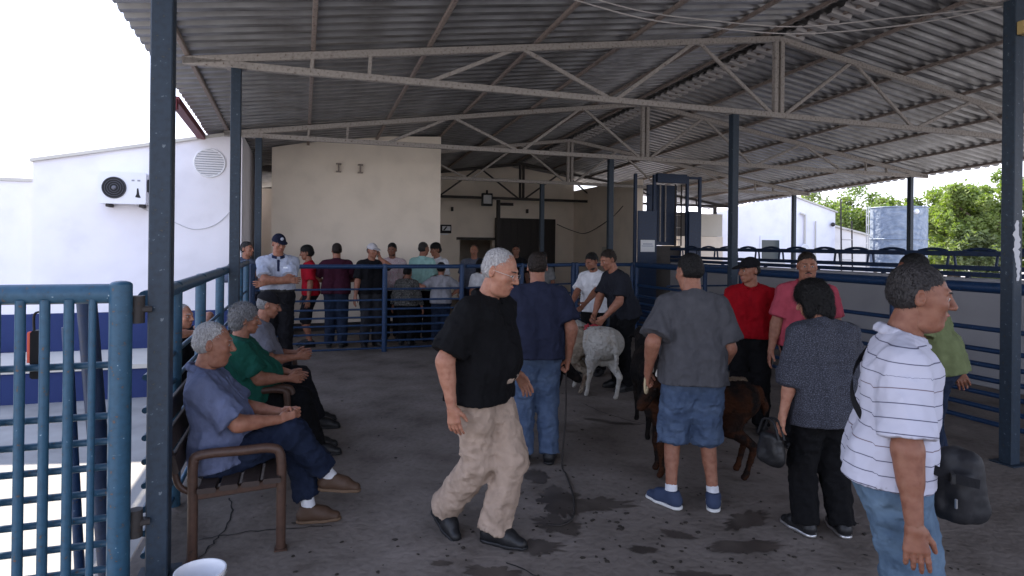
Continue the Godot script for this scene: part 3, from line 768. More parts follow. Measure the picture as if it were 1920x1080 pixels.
func build_small_things():
	bench(Vector3(-0.1, 0, -3.84), "brown tube bench with dark slats under the grey-haired man")
	bench(Vector3(-0.06, 0, -5.42), "brown tube bench with dark slats under the woman in green")
	# bucket
	var bk := thing("bucket", "white plastic bucket standing at the foot of the bench", "bucket", Vector3(-0.455, 0, -3.36))
	var st := []
	var prof := [[0.0, 0.1], [0.004, 0.102], [0.15, 0.112], [0.16, 0.118], [0.172, 0.118], [0.172, 0.111], [0.15, 0.107], [0.01, 0.096], [0.008, 0.0]]
	put(bk, "pail", lathe(prof, 32), mats.white_plastic)
	put(bk, "handle", tube_mesh(curve_points([Vector3(-0.118, 0.15, 0), Vector3(-0.09, 0.12, 0.08), Vector3(0, 0.1, 0.125), Vector3(0.09, 0.12, 0.08), Vector3(0.118, 0.15, 0)], 6), 0.0035, 6), mats.chrome)
	# air conditioner on the white wall
	var ac := thing("air_conditioner", "white outdoor air conditioner with a dark fan on the white wall", "air conditioner", Vector3(-2.7, 2.36, -11.4))
	box(ac, "case", Vector3(-0.32, 0, -0.14), Vector3(0.34, 0.5, 0.14), mats.white_plastic, 0.02)
	var fan := Node3D.new(); fan.name = "fan"; ac.add_child(fan); fan.position = Vector3(-0.1, 0.25, 0.142)
	var dm := CylinderMesh.new(); dm.top_radius = 0.17; dm.bottom_radius = 0.17; dm.height = 0.012
	put(fan, "opening", dm, mats.black, Transform3D(Basis(Vector3.RIGHT, PI / 2), Vector3.ZERO))
	for i in 5:
		var rg := []
		for q in 33: rg.append(Vector3(cos(TAU * q / 32.0), sin(TAU * q / 32.0), 0.2) * (0.03 + i * 0.033))
		for q in rg.size(): rg[q] = Vector3(rg[q].x, rg[q].y, 0.012)
		put(fan, "guard_ring", tube_mesh(rg, 0.0035, 5), plain(lin(0.1, 0.1, 0.12), 0.5))
	put(fan, "hub", ball_mesh(0.035), plain(lin(0.12, 0.12, 0.14), 0.5), Transform3D(Basis.from_scale(Vector3(1, 1, 0.4)), Vector3(0, 0, 0.01)))
	box(ac, "label", Vector3(0.14, 0.36, 0.141), Vector3(0.18, 0.385, 0.144), plain(lin(0.3, 0.3, 0.33), 0.6), 0.001)
	box(ac, "label", Vector3(0.22, 0.36, 0.141), Vector3(0.26, 0.385, 0.144), plain(lin(0.3, 0.3, 0.33), 0.6), 0.001)
	var mk := slab([Vector3(0.19, 0.11, 0.142), Vector3(0.24, 0.1, 0.142), Vector3(0.27, 0.1, 0.142), Vector3(0.25, 0.15, 0.142), Vector3(0.235, 0.25, 0.142), Vector3(0.215, 0.25, 0.142), Vector3(0.21, 0.16, 0.142)], Vector3(0, 0, -0.001))
	put(ac, "sticker", mk, mats.black)
	box(ac, "valve", Vector3(0.341, 0.2, -0.05), Vector3(0.365, 0.4, 0.06), mats.rubber, 0.005)
	for x in [-0.22, 0.24]: box(ac, "bracket", Vector3(x, -0.05, -0.14), Vector3(x + 0.05, -0.001, 0.12), mats.dark_steel)
	var cb := thing("wall_cable", "thin grey cable sagging across the white building's wall", "cable", Vector3(-1.6, 2.1, -11.54))
	put(cb, "cable", tube_mesh(curve_points([Vector3(-0.95, 0.25, 0), Vector3(-0.42, 0.0, 0), Vector3(-0.1, -0.12, 0), Vector3(0.22, -0.03, 0), Vector3(0.45, 0.2, 0)], 8), 0.006, 6), plain(lin(0.5, 0.5, 0.52), 0.6))
	# two short steel brackets on the cream room
	for x in [0.69, 1.12]:
		var br := thing("steel_bracket", "short rusty steel beam end sticking out of the cream wall", "bracket", Vector3(x, 3.22, -13.2), "steel beam ends on the cream room")
		box(br, "web", Vector3(-0.012, 0.02, 0), Vector3(0.012, 0.16, 0.12), mats.purlin, 0.002)
		box(br, "flange", Vector3(-0.05, 0.0, 0), Vector3(0.05, 0.019, 0.12), mats.purlin, 0.002)
		box(br, "flange", Vector3(-0.05, 0.161, 0), Vector3(0.05, 0.18, 0.12), mats.purlin, 0.002)
	# floodlight (off), hung from the dark truss
	var fl := thing("floodlight", "square black floodlight with a pale glass hung from the truss", "floodlight", Vector3(5.5, 3.2, -18.85))
	box(fl, "housing", Vector3(-0.17, -0.2, -0.06), Vector3(0.17, 0.2, 0.05), mats.black, 0.015)
	box(fl, "glass", Vector3(-0.13, -0.13, 0.0515), Vector3(0.13, 0.14, 0.056), plain(lin(0.4, 0.4, 0.4), 0.25), 0.002)
	beam(fl, "bracket", Vector3(0, 0.2, -0.02), Vector3(0, 0.3, -0.02), 0.06, 0.03, mats.black)
	# small sign by the block's corner
	var sg := thing("wall_sign", "small black and white sign on the hall end wall", "sign", Vector3(4.42, 2.28, -19.98))
	box(sg, "board", Vector3(-0.22, -0.14, 0), Vector3(0.2, 0.14, 0.02), mats.black, 0.003)
	box(sg, "panel", Vector3(-0.1, -0.05, 0.021), Vector3(0.17, 0.09, 0.025), mats.paper, 0.001)
	box(sg, "strip", Vector3(-0.18, -0.19, 0), Vector3(0.1, -0.15, 0.02), mats.paper, 0.001)
	var dg := slab([Vector3(-0.08, -0.04, 0.026), Vector3(-0.02, -0.04, 0.026), Vector3(0.07, 0.08, 0.026), Vector3(0.02, 0.08, 0.026)], Vector3(0, 0, -0.0005))
	put(sg, "mark", dg, mats.black)
	# junction box on the near right post
	var jb := thing("junction_box", "small yellowed junction box at the top of the peeling post", "junction box", Vector3(5.585, 3.6, -3.535))
	box(jb, "case", Vector3(-0.045, -0.06, 0), Vector3(0.045, 0.05, 0.05), plain(lin(0.42, 0.3, 0.12), 0.6), 0.008)
	box(jb, "lid", Vector3(-0.035, -0.05, 0.051), Vector3(0.035, 0.04, 0.056), plain(lin(0.5, 0.37, 0.16), 0.5), 0.003)
	# wires under the roof
	var w1 := [Vector3(2.13, 4.03, -5.19), Vector3(3.06, 3.97, -5.3), Vector3(3.93, 3.99, -5.33), Vector3(4.82, 3.97, -5.13), Vector3(5.49, 3.93, -4.48), Vector3(5.56, 3.82, -3.66)]
	for i in 2:
		var wo := thing("overhead_wire", ["thin grey wire slung under the roof toward the peeling post", "upper of two thin wires slung under the roof"][i], "wire", Vector3(4.2, 4.0 + i * 0.05, -5.2), "slung roof wires")
		var pts := []
		for p in w1: pts.append(p + (Vector3(0.0, 0.09, -0.05) * i if p.x < 5.5 else Vector3.ZERO) - Vector3(4.2, 4.0 + i * 0.05, -5.2))
		put(wo, "wire", tube_mesh(curve_points(pts, 10), 0.007, 6), plain(lin(0.45, 0.42, 0.4), 0.7))
	var sgc := thing("sagging_cable", "black cable sagging from the sliding door to the side room", "cable", Vector3(8.4, 2.4, -19.6))
	put(sgc, "cable", tube_mesh(curve_points([Vector3(-0.2, 0.1, 0), Vector3(0.2, -0.12, 0.4), Vector3(0.35, -0.2, 1.2), Vector3(0.45, 0.2, 2.6), Vector3(0.45, 0.55, 3.4)], 8), 0.012, 6), mats.black)

func lathe(prof: Array, n: int) -> ArrayMesh:
	var st := SurfaceTool.new()
	st.begin(Mesh.PRIMITIVE_TRIANGLES)
	for i in prof.size() - 1:
		st.set_smooth_group(i)
		for j in n:
			var a := TAU * j / n; var b := TAU * (j + 1) / n
			var p: Array = prof[i]; var q: Array = prof[i + 1]
			face(st, [Vector3(cos(a) * p[1], p[0], sin(a) * p[1]), Vector3(cos(b) * p[1], p[0], sin(b) * p[1]), Vector3(cos(b) * q[1], q[0], sin(b) * q[1]), Vector3(cos(a) * q[1], q[0], sin(a) * q[1])].map(func(v): return v) if true else [])
	st.generate_normals()
	return st.commit()
# ---------------------------------------------------------------- who is there
func speckle(dark: Color, light: Color, freq: float, cutoff: float, sd: int, sc: float) -> StandardMaterial3D:
	var im := noise_image(256, freq, sd, 2)
	var m := plain(Color.WHITE, 0.85)
	m.albedo_texture = tex(ramp_image(im, [[0.0, dark], [cutoff, dark], [cutoff + 0.05, light], [1.0, light]]))
	m.normal_enabled = true; m.normal_texture = mats.n_weave; m.normal_scale = 0.5
	return triplanar(m, Vector3.ONE * sc)

func striped(ground: Color, lines: Array, period: int) -> StandardMaterial3D:
	var im := Image.create(8, period, false, Image.FORMAT_RGB8)
	im.fill(ground)
	for l in lines: im.fill_rect(Rect2i(0, l[0], 8, l[1]), l[2])
	var m := plain(Color.WHITE, 0.85)
	m.albedo_texture = tex(im)
	return m

func build_people():
	build_templates()
	var s_fair := skin(lin(0.4, 0.21, 0.14)); var s_tan := skin(lin(0.26, 0.125, 0.08)); var s_mid := skin(lin(0.32, 0.16, 0.105)); var s_dark := skin(lin(0.22, 0.11, 0.072))
	var h_black := hair(lin(0.012, 0.011, 0.011)); var h_brown := hair(lin(0.03, 0.02, 0.015)); var h_grey := hair(lin(0.34, 0.34, 0.35)); var h_white := hair(lin(0.6, 0.58, 0.57)); var h_salt := hair(lin(0.045, 0.04, 0.04))
	var black := cloth(lin(0.007, 0.007, 0.008)); var near_black := cloth(lin(0.012, 0.012, 0.015)); var jeans := denim(lin(0.1, 0.14, 0.215)); var dark_jeans := denim(lin(0.025, 0.035, 0.06)); var charcoal := cloth(lin(0.035, 0.036, 0.042))
	var white := cloth(lin(0.72, 0.73, 0.76)); var shoe_black := plain(lin(0.012, 0.012, 0.013), 0.45); var shoe_brown := plain(lin(0.065, 0.036, 0.022), 0.6); var sole_white := plain(lin(0.6, 0.6, 0.58), 0.6)
	var cap_black := cloth(lin(0.012, 0.012, 0.015))

	# the man walking through the middle
	person({label = "grey-haired man in black polo and beige trousers walking with glasses", at = Vector3(1.0, 0, -3.6), face = 135, twist = 4, h = 1.77, w = 1.16, belly = 0.035, cell = 0.014, skin = s_fair, face_kind = "stout", hs = 1.06,
		pelw = Vector3(1.035, 0.955, -3.6), lean = Vector2(0.02, 0.0), head = Vector2(-4, 18), headf = 0.06, shirt = black, placket = black, collar = black, fit = 0.022, hem = -0.1, sleeve = 0.84, trousers = cloth(lin(0.41, 0.31, 0.24)), loose = 0.026, cuff = 0.07, shoes = shoe_black,
		hair = "thin", hair_m = h_white, brow_m = h_salt, hr = Vector3(0.80, 0.87, -3.40), er = Vector3(-0.6, -0.1, 0.1), palm_r = Vector3(0.6, 0, -0.7), thumb_r = Vector3(0.6, 0, 0.6), hl = Vector3(1.32, 0.95, -3.80),
		fl = Vector3(1.10, 0.085, -3.55), toe_l = 132.0, fr = Vector3(0.85, 0.135, -3.80), toe_r = 160.0, tip_r = 22.0})
	# thin rimless glasses
	var gx := Node3D.new(); gx.name = "glasses"
	get_node("person").add_child(gx)
	gx.transform = last_head
	for sx in [-1.0, 1.0]:
		var rg := []
		for q in 17: rg.append(Vector3(sx * 0.032 + cos(TAU * q / 16.0) * 0.023, 0.0 + sin(TAU * q / 16.0) * 0.016, -0.109 + absf(cos(TAU * q / 16.0) * 0.023 * 0.2)))
		put(gx, "rim", tube_mesh(rg, 0.0011, 5), mats.chrome)
		put(gx, "temple", tube_mesh([Vector3(sx * 0.056, 0.006, -0.1), Vector3(sx * 0.083, 0.008, 0.005)], 0.0013, 5), mats.chrome)
	put(gx, "bridge", tube_mesh([Vector3(-0.009, 0.004, -0.111), Vector3(0.009, 0.004, -0.111)], 0.0011, 5), mats.chrome)
	var lg := put(get_node("person"), "sleeve_badge", ball_mesh(0.006), mats.white_plastic)
	lg.position = Vector3(0.86, 1.17, -3.56) - Vector3(1.0, 0, -3.6)

	# the big man in shorts, seen from behind
	person({label = "man in grey tee shirt and blue denim shorts seen from behind", at = Vector3(2.52, 0, -3.62), face = 22, h = 1.71, w = 1.06, belly = 0.02, cell = 0.014, skin = s_mid, face_kind = "stout", head = Vector2(-22, 14), headf = 0.03,
		shirt = cloth(lin(0.08, 0.08, 0.088)), fit = 0.024, hem = -0.11, sleeve = 0.82, trousers = jeans, pockets = true, pocket_m = denim(lin(0.125, 0.17, 0.25)), leg = 1.16, cuff = 0.14, loose = 0.034, shoes = plain(lin(0.03, 0.045, 0.09), 0.8), soles = sole_white, socks = white, sock_len = 0.07, hair = "short", hair_m = h_black,
		fl = Vector3(2.4, 0.085, -3.68), fr = Vector3(2.66, 0.085, -3.57), toe_l = -20.0, toe_r = 35.0, hl = Vector3(2.25, 0.92, -3.74), hand_l = "grip", hr = Vector3(2.78, 0.9, -3.68)})
	# the woman with the bob
	var bl := speckle(lin(0.018, 0.019, 0.026), lin(0.11, 0.115, 0.15), 0.16, 0.6, 81, 3.2)
	person({label = "woman with dark bobbed hair in speckled dark blouse and black trousers", at = Vector3(3.08, 0, -3.03), face = 8, h = 1.54, w = 1.1, belly = 0.03, cell = 0.014, skin = s_fair, face_kind = "woman", head = Vector2(-24, 20), headf = 0.05, lean = Vector2(0.05, 0),
		shirt = bl, fit = 0.03, hem = -0.2, sleeve = 1.22, creases = 0.016, trousers = black, loose = 0.022, shoes = shoe_black, soles = mats.chrome, hair = "bob", hair_m = h_black, hl = Vector3(2.79, 0.74, -3.08), hr = Vector3(3.24, 0.95, -3.3), er = Vector3(0.7, -0.3, 0.3),
		fl = Vector3(2.97, 0.08, -3.08), fr = Vector3(3.18, 0.08, -3.0)})
	# the man in the striped polo
	var stripe := striped(lin(0.47, 0.47, 0.55), [[6, 2, lin(0.07, 0.07, 0.11)], [38, 2, lin(0.07, 0.07, 0.11)], [70, 2, lin(0.14, 0.1, 0.12)], [102, 2, lin(0.07, 0.07, 0.11)]], 128)
	stripe.uv1_scale = Vector3(1, 4.9, 1)
	person({label = "dark-haired man in white polo with thin stripes and light jeans", at = Vector3(2.15, 0, -1.80), face = 134, twist = 0, h = 1.70, w = 1.1, belly = 0.0, cell = 0.0125, skin = s_tan, face_kind = "stout", hs = 0.99, head = Vector2(-4, 6), headf = 0.04, stripes = true,
		shirt = stripe, collar = cloth(lin(0.5, 0.5, 0.58)), fit = 0.017, hem = -0.05, sleeve = 0.86, creases = 0.012, trousers = denim(lin(0.14, 0.205, 0.27)), loose = 0.024, shoes = shoe_black, hair = "short", hair_m = h_salt, brow_m = h_black,
		hr = Vector3(1.98, 0.835, -1.57), er = Vector3(-0.9, -0.1, 0.1), palm_r = Vector3(0.7, 0, -0.7), thumb_r = Vector3(1, 0, 0.2)})
	var bp: Array = last_body
	var bag := thing("shoulder_bag", "black shoulder bag on a strap worn by the man in stripes", "bag", Vector3(2.17, 0, -1.80))
	var strap := []
	var pe: Vector3 = bp[0]; var ch: Vector3 = bp[1]; var fw: Vector3 = bp[3]; var rt: Vector3 = bp[4]
	# down from the far shoulder over the back, round under the near arm, forward to the bag
	for q in [[-0.09, -0.03, 0.045, 0], [-0.06, -0.12, -0.04, 0], [0.0, -0.165, -0.12, 0], [0.09, -0.165, -0.21, 0], [0.17, -0.09, -0.31, 0], [0.195, 0.02, -0.37, 0], [0.17, 0.13, -0.42, 0], [0.11, 0.22, -0.45, 0]]:
		strap.append(ch + rt * q[0] + fw * q[1] + Vector3.UP * q[2])
	var sp := curve_points(strap, 6)
	var st := SurfaceTool.new()
	st.begin(Mesh.PRIMITIVE_TRIANGLES)
	for q in sp.size() - 1:
		var t0: Vector3 = (sp[min(q + 1, sp.size() - 1)] - sp[max(q - 1, 0)]).normalized()
		var t1: Vector3 = (sp[min(q + 2, sp.size() - 1)] - sp[q]).normalized()
		var n0: Vector3 = (sp[q] - (pe + (ch - pe) * clampf((sp[q].y - pe.y) / (ch.y - pe.y), 0, 1))); n0.y = 0
		var n1: Vector3 = (sp[q + 1] - (pe + (ch - pe) * clampf((sp[q + 1].y - pe.y) / (ch.y - pe.y), 0, 1))); n1.y = 0
		n0 = n0.normalized(); n1 = n1.normalized()
		var w0 := t0.cross(n0).normalized() * 0.016; var w1 := t1.cross(n1).normalized() * 0.016
		var a0: Vector3 = sp[q]; var a1: Vector3 = sp[q + 1]
		face(st, [a0 + w0 + n0 * 0.003, a0 - w0 + n0 * 0.003, a1 - w1 + n1 * 0.003, a1 + w1 + n1 * 0.003])
		face(st, [a0 + w0, a1 + w1, a1 - w1, a0 - w0])
	st.generate_normals()
	put(bag, "strap", st.commit(), cloth(lin(0.015, 0.015, 0.017)))
	var bc: Vector3 = pe + fw * 0.2 - rt * 0.01 - Vector3.UP * 0.05
	var BF := Field.new(bc - Vector3.ONE * 0.24, bc + Vector3.ONE * 0.24, 0.011)
	for q in [-0.05, 0.05]: BF.bone(bc + fw * q * 0.7 + Vector3.UP * 0.08, bc + fw * q * 0.9 - Vector3.UP * 0.085, 0.042, 0.054, 0.04)
	BF.bone(bc + rt * 0.04 + Vector3.UP * 0.02, bc + rt * 0.035 - Vector3.UP * 0.09, 0.04, 0.047, 0.02)
	BF.bone(bc - rt * 0.04 + Vector3.UP * 0.08, bc - rt * 0.03 - Vector3.UP * 0.085, 0.042, 0.048, 0.04)
	BF.rough(wrinkle, 0.01, Vector3.ONE * 9.0)
	commit([BF.net()], "pouch", plain(lin(0.014, 0.014, 0.016), 0.6), bag)
	put(bag, "buckle", beam_mesh(0.05, 0.035, 0.012), mats.rubber, Transform3D(Basis(rt, Vector3.UP, -fw).orthonormalized(), strap[6] + rt * 0.008))
	put(bag, "zip_pull", beam_mesh(0.008, 0.035, 0.006), mats.chrome, Transform3D(Basis.IDENTITY, bc + rt * 0.088 - fw * 0.02 - Vector3.UP * 0.05))

	# navy tee and jeans, behind the walking man
	person({label = "man in navy tee shirt and blue jeans holding a lead rope", at = Vector3(1.83, 0, -4.76), face = 14, h = 1.7, w = 1.12, cell = 0.017, skin = s_mid, head = Vector2(4, 16), headf = 0.03, shirt = cloth(lin(0.022, 0.026, 0.05)), fit = 0.02, hem = -0.1, trousers = jeans, pockets = true, pocket_m = denim(lin(0.125, 0.17, 0.25)), shoes = shoe_black, hair = "short", hair_m = h_brown,
		hr = Vector3(2.06, 0.86, -4.66), er = Vector3(0.4, 0, 0.6), hand_r = "grip"})
	# the men with the sheep
	person({label = "man in dark tee shirt bending over the white sheep's neck", at = Vector3(3.8, 0, -6.9), face = 268, h = 1.74, w = 1.15, cell = 0.019, skin = s_mid, head = Vector2(-4, 22), headf = 0.05, lean = Vector2(0.14, 0), shirt = cloth(lin(0.02, 0.022, 0.03)), trousers = black, shoes = shoe_black, hair = "short", hair_m = h_brown,
		hl = Vector3(3.44, 0.92, -6.72), hr = Vector3(3.42, 0.92, -6.96), hand_l = "grip", hand_r = "grip", el = Vector3(0.2, -0.2, 0.4), er = Vector3(0, -0.2, -0.4)})
	person({label = "bearded man in white shirt and open dark jacket behind the sheep", at = Vector3(3.86, 0, -7.85), face = 235, h = 1.67, cell = 0.022, skin = s_tan, head = Vector2(10, 24), headf = 0.04, shirt = white, trousers = black, shoes = shoe_black, hair = "short", hair_m = h_black, beard_m = h_black, hl = Vector3(3.5, 0.95, -7.5), hr = Vector3(3.45, 0.95, -7.75)})
	# onlookers on the right
	person({label = "man in black cap and red polo standing before the right fence", at = Vector3(4.12, 0, -4.98), face = 222, h = 1.655, w = 1.12, cell = 0.018, skin = s_mid, head = Vector2(48, 4), shirt = cloth(lin(0.3, 0.004, 0.01)), collar = cloth(lin(0.3, 0.004, 0.01)), placket = cloth(lin(0.26, 0.004, 0.01)), hem = -0.02, trousers = black, shoes = shoe_black, hair = "cap", hair_m = cap_black, under = "thin", under_m = h_black})
	person({label = "man with short beard in pink polo behind the dark-haired woman", at = Vector3(4.32, 0, -4.5), face = 212, h = 1.72, w = 1.18, cell = 0.017, skin = s_mid, face_kind = "stout", head = Vector2(4, 4), shirt = cloth(lin(0.42, 0.07, 0.1)), collar = cloth(lin(0.42, 0.07, 0.1)), placket = cloth(lin(0.38, 0.06, 0.09)), trousers = near_black, shoes = shoe_black, hair = "short", hair_m = h_brown, beard_m = h_brown, moustache_m = h_brown})
	person({label = "man in olive green tee shirt behind the man in stripes", at = Vector3(4.5, 0, -3.38), face = 325, h = 1.74, w = 1.15, cell = 0.017, skin = s_tan, head = Vector2(-10, 8), lean = Vector2(0.12, -0.05), shirt = cloth(lin(0.16, 0.19, 0.09)), hem = -0.1, trousers = dark_jeans, shoes = shoe_black, hair = "short", hair_m = h_black, hr = Vector3(4.52, 0.8, -3.2), er = Vector3(0.6, 0, 0.6)})

	# seated by the fence
	person({label = "grey-haired man in blue polo sitting cross-legged on the near bench", at = Vector3(-0.45, 0, -4.15), face = 90, h = 1.72, w = 1.05, belly = 0.03, cell = 0.0145, skin = s_mid, face_kind = "stout", hs = 1.05, pelw = Vector3(-0.45, 0.52, -4.13), lean = Vector2(-0.1, 0.0), head = Vector2(-2, 6), headf = 0.04,
		shirt = cloth(lin(0.115, 0.135, 0.22)), collar = cloth(lin(0.115, 0.135, 0.22)), placket = cloth(lin(0.13, 0.155, 0.25)), fit = 0.022, hem = -0.07, sleeve = 0.85, trousers = denim(lin(0.016, 0.023, 0.045)), loose = 0.02, shoe_size = 0.93, shoes = shoe_brown, soles = plain(lin(0.12, 0.075, 0.045), 0.7), socks = white, sock_len = 0.15, leg = 1.8, hair = "thin", hair_m = h_white, brow_m = h_grey,
		hr = Vector3(-0.12, 0.70, -4.03), er = Vector3(-0.35, -0.9, 0.9), palm_r = Vector3(0, 0.0, -1), handdir_r = Vector3(1, 0.05, -0.25), hand_r = "grip", thumb_r = Vector3(0, 1, 0), hl = Vector3(-0.11, 0.71, -4.15), el = Vector3(-0.4, -0.8, -0.5), palm_l = Vector3(0, 0, 1), handdir_l = Vector3(1, 0.05, 0.25), hand_l = "grip", thumb_l = Vector3(0, 1, 0),
		fl = Vector3(0.06, 0.085, -4.16), toe_l = 95.0, kl = Vector3(0.6, 1, -0.1), fr = Vector3(0.19, 0.275, -4.15), toe_r = 97.0, tip_r = 6.0, kr = Vector3(0.5, 1, 0.1)})
	person({label = "grey curly-haired woman in green top sitting on the far bench", at = Vector3(-0.38, 0, -5.56), face = 88, h = 1.62, w = 1.42, belly = 0.09, cell = 0.017, skin = s_mid, face_kind = "woman", pelw = Vector3(-0.4, 0.53, -5.54), lean = Vector2(-0.08, 0), head = Vector2(-4, 4), headf = 0.04,
		shirt = cloth(lin(0.012, 0.085, 0.06)), fit = 0.024, hem = -0.07, sleeve = 0.8, trousers = black, shoes = shoe_black, hair = "curly", hair_m = h_grey, hr = Vector3(-0.1, 0.66, -5.42), hl = Vector3(-0.08, 0.66, -5.66),
		fl = Vector3(0.12, 0.08, -5.62), fr = Vector3(0.14, 0.08, -5.46), kl = Vector3(0.5, 1, 0), kr = Vector3(0.5, 1, 0)})
	person({label = "man in black cap and pale shirt sitting beside the woman in green", at = Vector3(-0.34, 0, -6.36), face = 88, h = 1.72, w = 1.2, belly = 0.06, cell = 0.018, skin = s_mid, pelw = Vector3(-0.42, 0.53, -6.4), lean = Vector2(0.05, 0), head = Vector2(0, 14), headf = 0.04,
		shirt = cloth(lin(0.16, 0.16, 0.19)), fit = 0.02, hem = -0.07, trousers = near_black, shoes = shoe_black, hair = "cap", hair_m = cap_black, under = "thin", under_m = h_grey, hr = Vector3(-0.04, 0.7, -6.2), hl = Vector3(-0.04, 0.7, -6.44),
		fl = Vector3(0.14, 0.085, -6.44), fr = Vector3(0.16, 0.085, -6.24), kl = Vector3(0.5, 1, 0), kr = Vector3(0.5, 1, 0)})
	# the guard with folded arms
	person({label = "guard in navy cap and pale polo standing with folded arms", at = Vector3(-0.31, 0, -9.15), face = 176, h = 1.88, w = 1.16, cell = 0.018, skin = s_mid, head = Vector2(-18, 12), shirt = cloth(lin(0.42, 0.45, 0.54)), collar = cloth(lin(0.02, 0.025, 0.06)), placket = cloth(lin(0.02, 0.025, 0.06)), badge = mats.paper, belt = true, hem = 0.07, sleeve = 0.8, trousers = near_black, shoes = shoe_black, hair = "cap", hair_m = cloth(lin(0.012, 0.014, 0.03)), under = "thin", under_m = h_black,
		hr = Vector3(-0.19, 1.27, -8.9), er = Vector3(-0.9, -0.5, 0.5), hl = Vector3(-0.43, 1.24, -8.9), el = Vector3(0.9, -0.5, 0.5), palm_r = Vector3(0, 0, -1), palm_l = Vector3(0, 0, -1)})
	var bd := put(get_node("person_013"), "cap_badge", ball_mesh(0.022), plain(lin(0.4, 0.42, 0.5), 0.5))
	bd.transform = Transform3D(last_head.basis * Basis.from_scale(Vector3(1, 1, 0.3)), last_head * Vector3(0, 0.085, -0.098))

	# the crowd behind the far fence
	var crowd := [
		{label = "man in grey blue jacket by the farthest left post", at = Vector3(-0.88, 0.03, -11.05), face = 150, h = 1.74, skin = s_mid, head = Vector2(-25, 0), shirt = cloth(lin(0.09, 0.11, 0.16)), sleeve = 1.8, trousers = dark_jeans, hair = "short", hair_m = h_salt, hr = Vector3(-1.0, 1.2, -10.75), hl = Vector3(-0.7, 1.25, -10.75)},
		{label = "dark-haired man in red tee shirt behind the fence", at = Vector3(0.14, 0, -11.24), face = 262, h = 1.71, skin = s_tan, head = Vector2(14, 8), shirt = cloth(lin(0.34, 0.008, 0.02)), trousers = near_black, leg = 1.2, hair = "full", hair_m = h_black},
		{label = "man in maroon tee shirt standing with his back to the yard", at = Vector3(0.56, 0, -11.05), face = 12, h = 1.76, w = 1.22, skin = s_mid, head = Vector2(-20, 4), shirt = cloth(lin(0.045, 0.01, 0.022)), trousers = dark_jeans, hair = "short", hair_m = h_brown, hr = Vector3(0.72, 1.1, -11.28), er = Vector3(0.9, -0.3, 0.3), hl = Vector3(0.4, 1.1, -11.28), el = Vector3(-0.9, -0.3, 0.3)},
		{label = "man in white cap and black tee holding a phone to his ear", at = Vector3(1.13, 0, -11.0), face = 165, h = 1.76, w = 1.12, skin = s_mid, head = Vector2(-15, 6), shirt = near_black, trousers = charcoal, hair = "cap", hair_m = cloth(lin(0.55, 0.53, 0.55)), under = "thin", under_m = h_black, hl = Vector3(1.27, 1.53, -10.92), el = Vector3(0.6, -0.8, 0.3), handdir_l = Vector3(0, 1, 0), hand_l = "grip"},
		{label = "bearded man in white and red checked shirt against the cream wall", at = Vector3(1.58, 0, -11.6), face = 190, h = 1.78, skin = s_dark, head = Vector2(10, 12), shirt = speckle(lin(0.5, 0.46, 0.47), lin(0.4, 0.06, 0.09), 0.06, 0.62, 83, 4.0), trousers = near_black, hair = "short", hair_m = h_black, beard_m = h_black},
		{label = "child in black jacket with white scribbled pattern at the fence", at = Vector3(1.72, 0, -10.85), face = 30, h = 1.36, w = 1.25, skin = s_dark, head = Vector2(0, 25), shirt = speckle(lin(0.012, 0.012, 0.014), lin(0.3, 0.29, 0.26), 0.05, 0.66, 84, 5.0), sleeve = 1.8, trousers = black, hair = "short", hair_m = h_black},
		{label = "man in mint green shirt seen from behind at the fence", at = Vector3(2.08, 0, -11.35), face = 40, h = 1.8, w = 1.1, skin = s_tan, head = Vector2(20, 4), shirt = cloth(lin(0.3, 0.5, 0.46)), trousers = near_black, hair = "thin", hair_m = h_salt},
		{label = "dark-haired man in white shirt beside the man in mint", at = Vector3(2.46, 0, -11.75), face = 230, h = 1.78, skin = s_mid, head = Vector2(20, 8), shirt = white, trousers = near_black, hair = "full", hair_m = h_black, collar = white},
		{label = "boy in light grey tee shirt with one hand on hip", at = Vector3(2.32, 0, -10.78), face = 10, h = 1.43, w = 1.1, skin = s_mid, head = Vector2(10, 4), shirt = cloth(lin(0.3, 0.3, 0.33)), trousers = dark_jeans, hair = "short", hair_m = h_black, hr = Vector3(2.5, 0.86, -10.82), er = Vector3(1, 0, 0.2), hl = Vector3(1.86, 1.12, -10.85), el = Vector3(-0.3, -0.6, 0.5)},
		{label = "moustached man in blue plaid shirt in front of the doorway", at = Vector3(3.3, 0, -12.2), face = 195, h = 1.76, w = 1.15, skin = s_mid, head = Vector2(5, 4), shirt = speckle(lin(0.04, 0.05, 0.08), lin(0.13, 0.14, 0.17), 0.05, 0.5, 85, 5.0), trousers = dark_jeans, hair = "thin", hair_m = h_brown, moustache_m = h_black},
		{label = "dark-haired girl in white tee shirt beside the plaid shirt man", at = Vector3(3.12, 0, -11.1), face = 160, h = 1.47, skin = s_fair, face_kind = "woman", head = Vector2(-15, 6), shirt = white, trousers = dark_jeans, hair = "long", hair_m = h_black},
		{label = "man in dark shirt half hidden behind the walking man", at = Vector3(4.4, 0, -12.8), face = 200, h = 1.77, skin = s_dark, shirt = near_black, trousers = black, hair = "short", hair_m = h_black},
		{label = "person in pale grey shirt beyond the man in navy", at = Vector3(4.62, 0, -11.8), face = 40, h = 1.62, skin = s_dark, shirt = cloth(lin(0.2, 0.2, 0.2)), trousers = black, hair = "short", hair_m = h_black},
		{label = "bald man in dark shirt standing in the sunlit yard", at = Vector3(-1.13, -0.45, -6.72), face = 120, h = 1.6, skin = s_fair, shirt = near_black, trousers = dark_jeans, hair = "thin", hair_m = h_white, hr = Vector3(-0.92, 0.92, -6.5), hl = Vector3(-0.88, 0.94, -6.7)}]
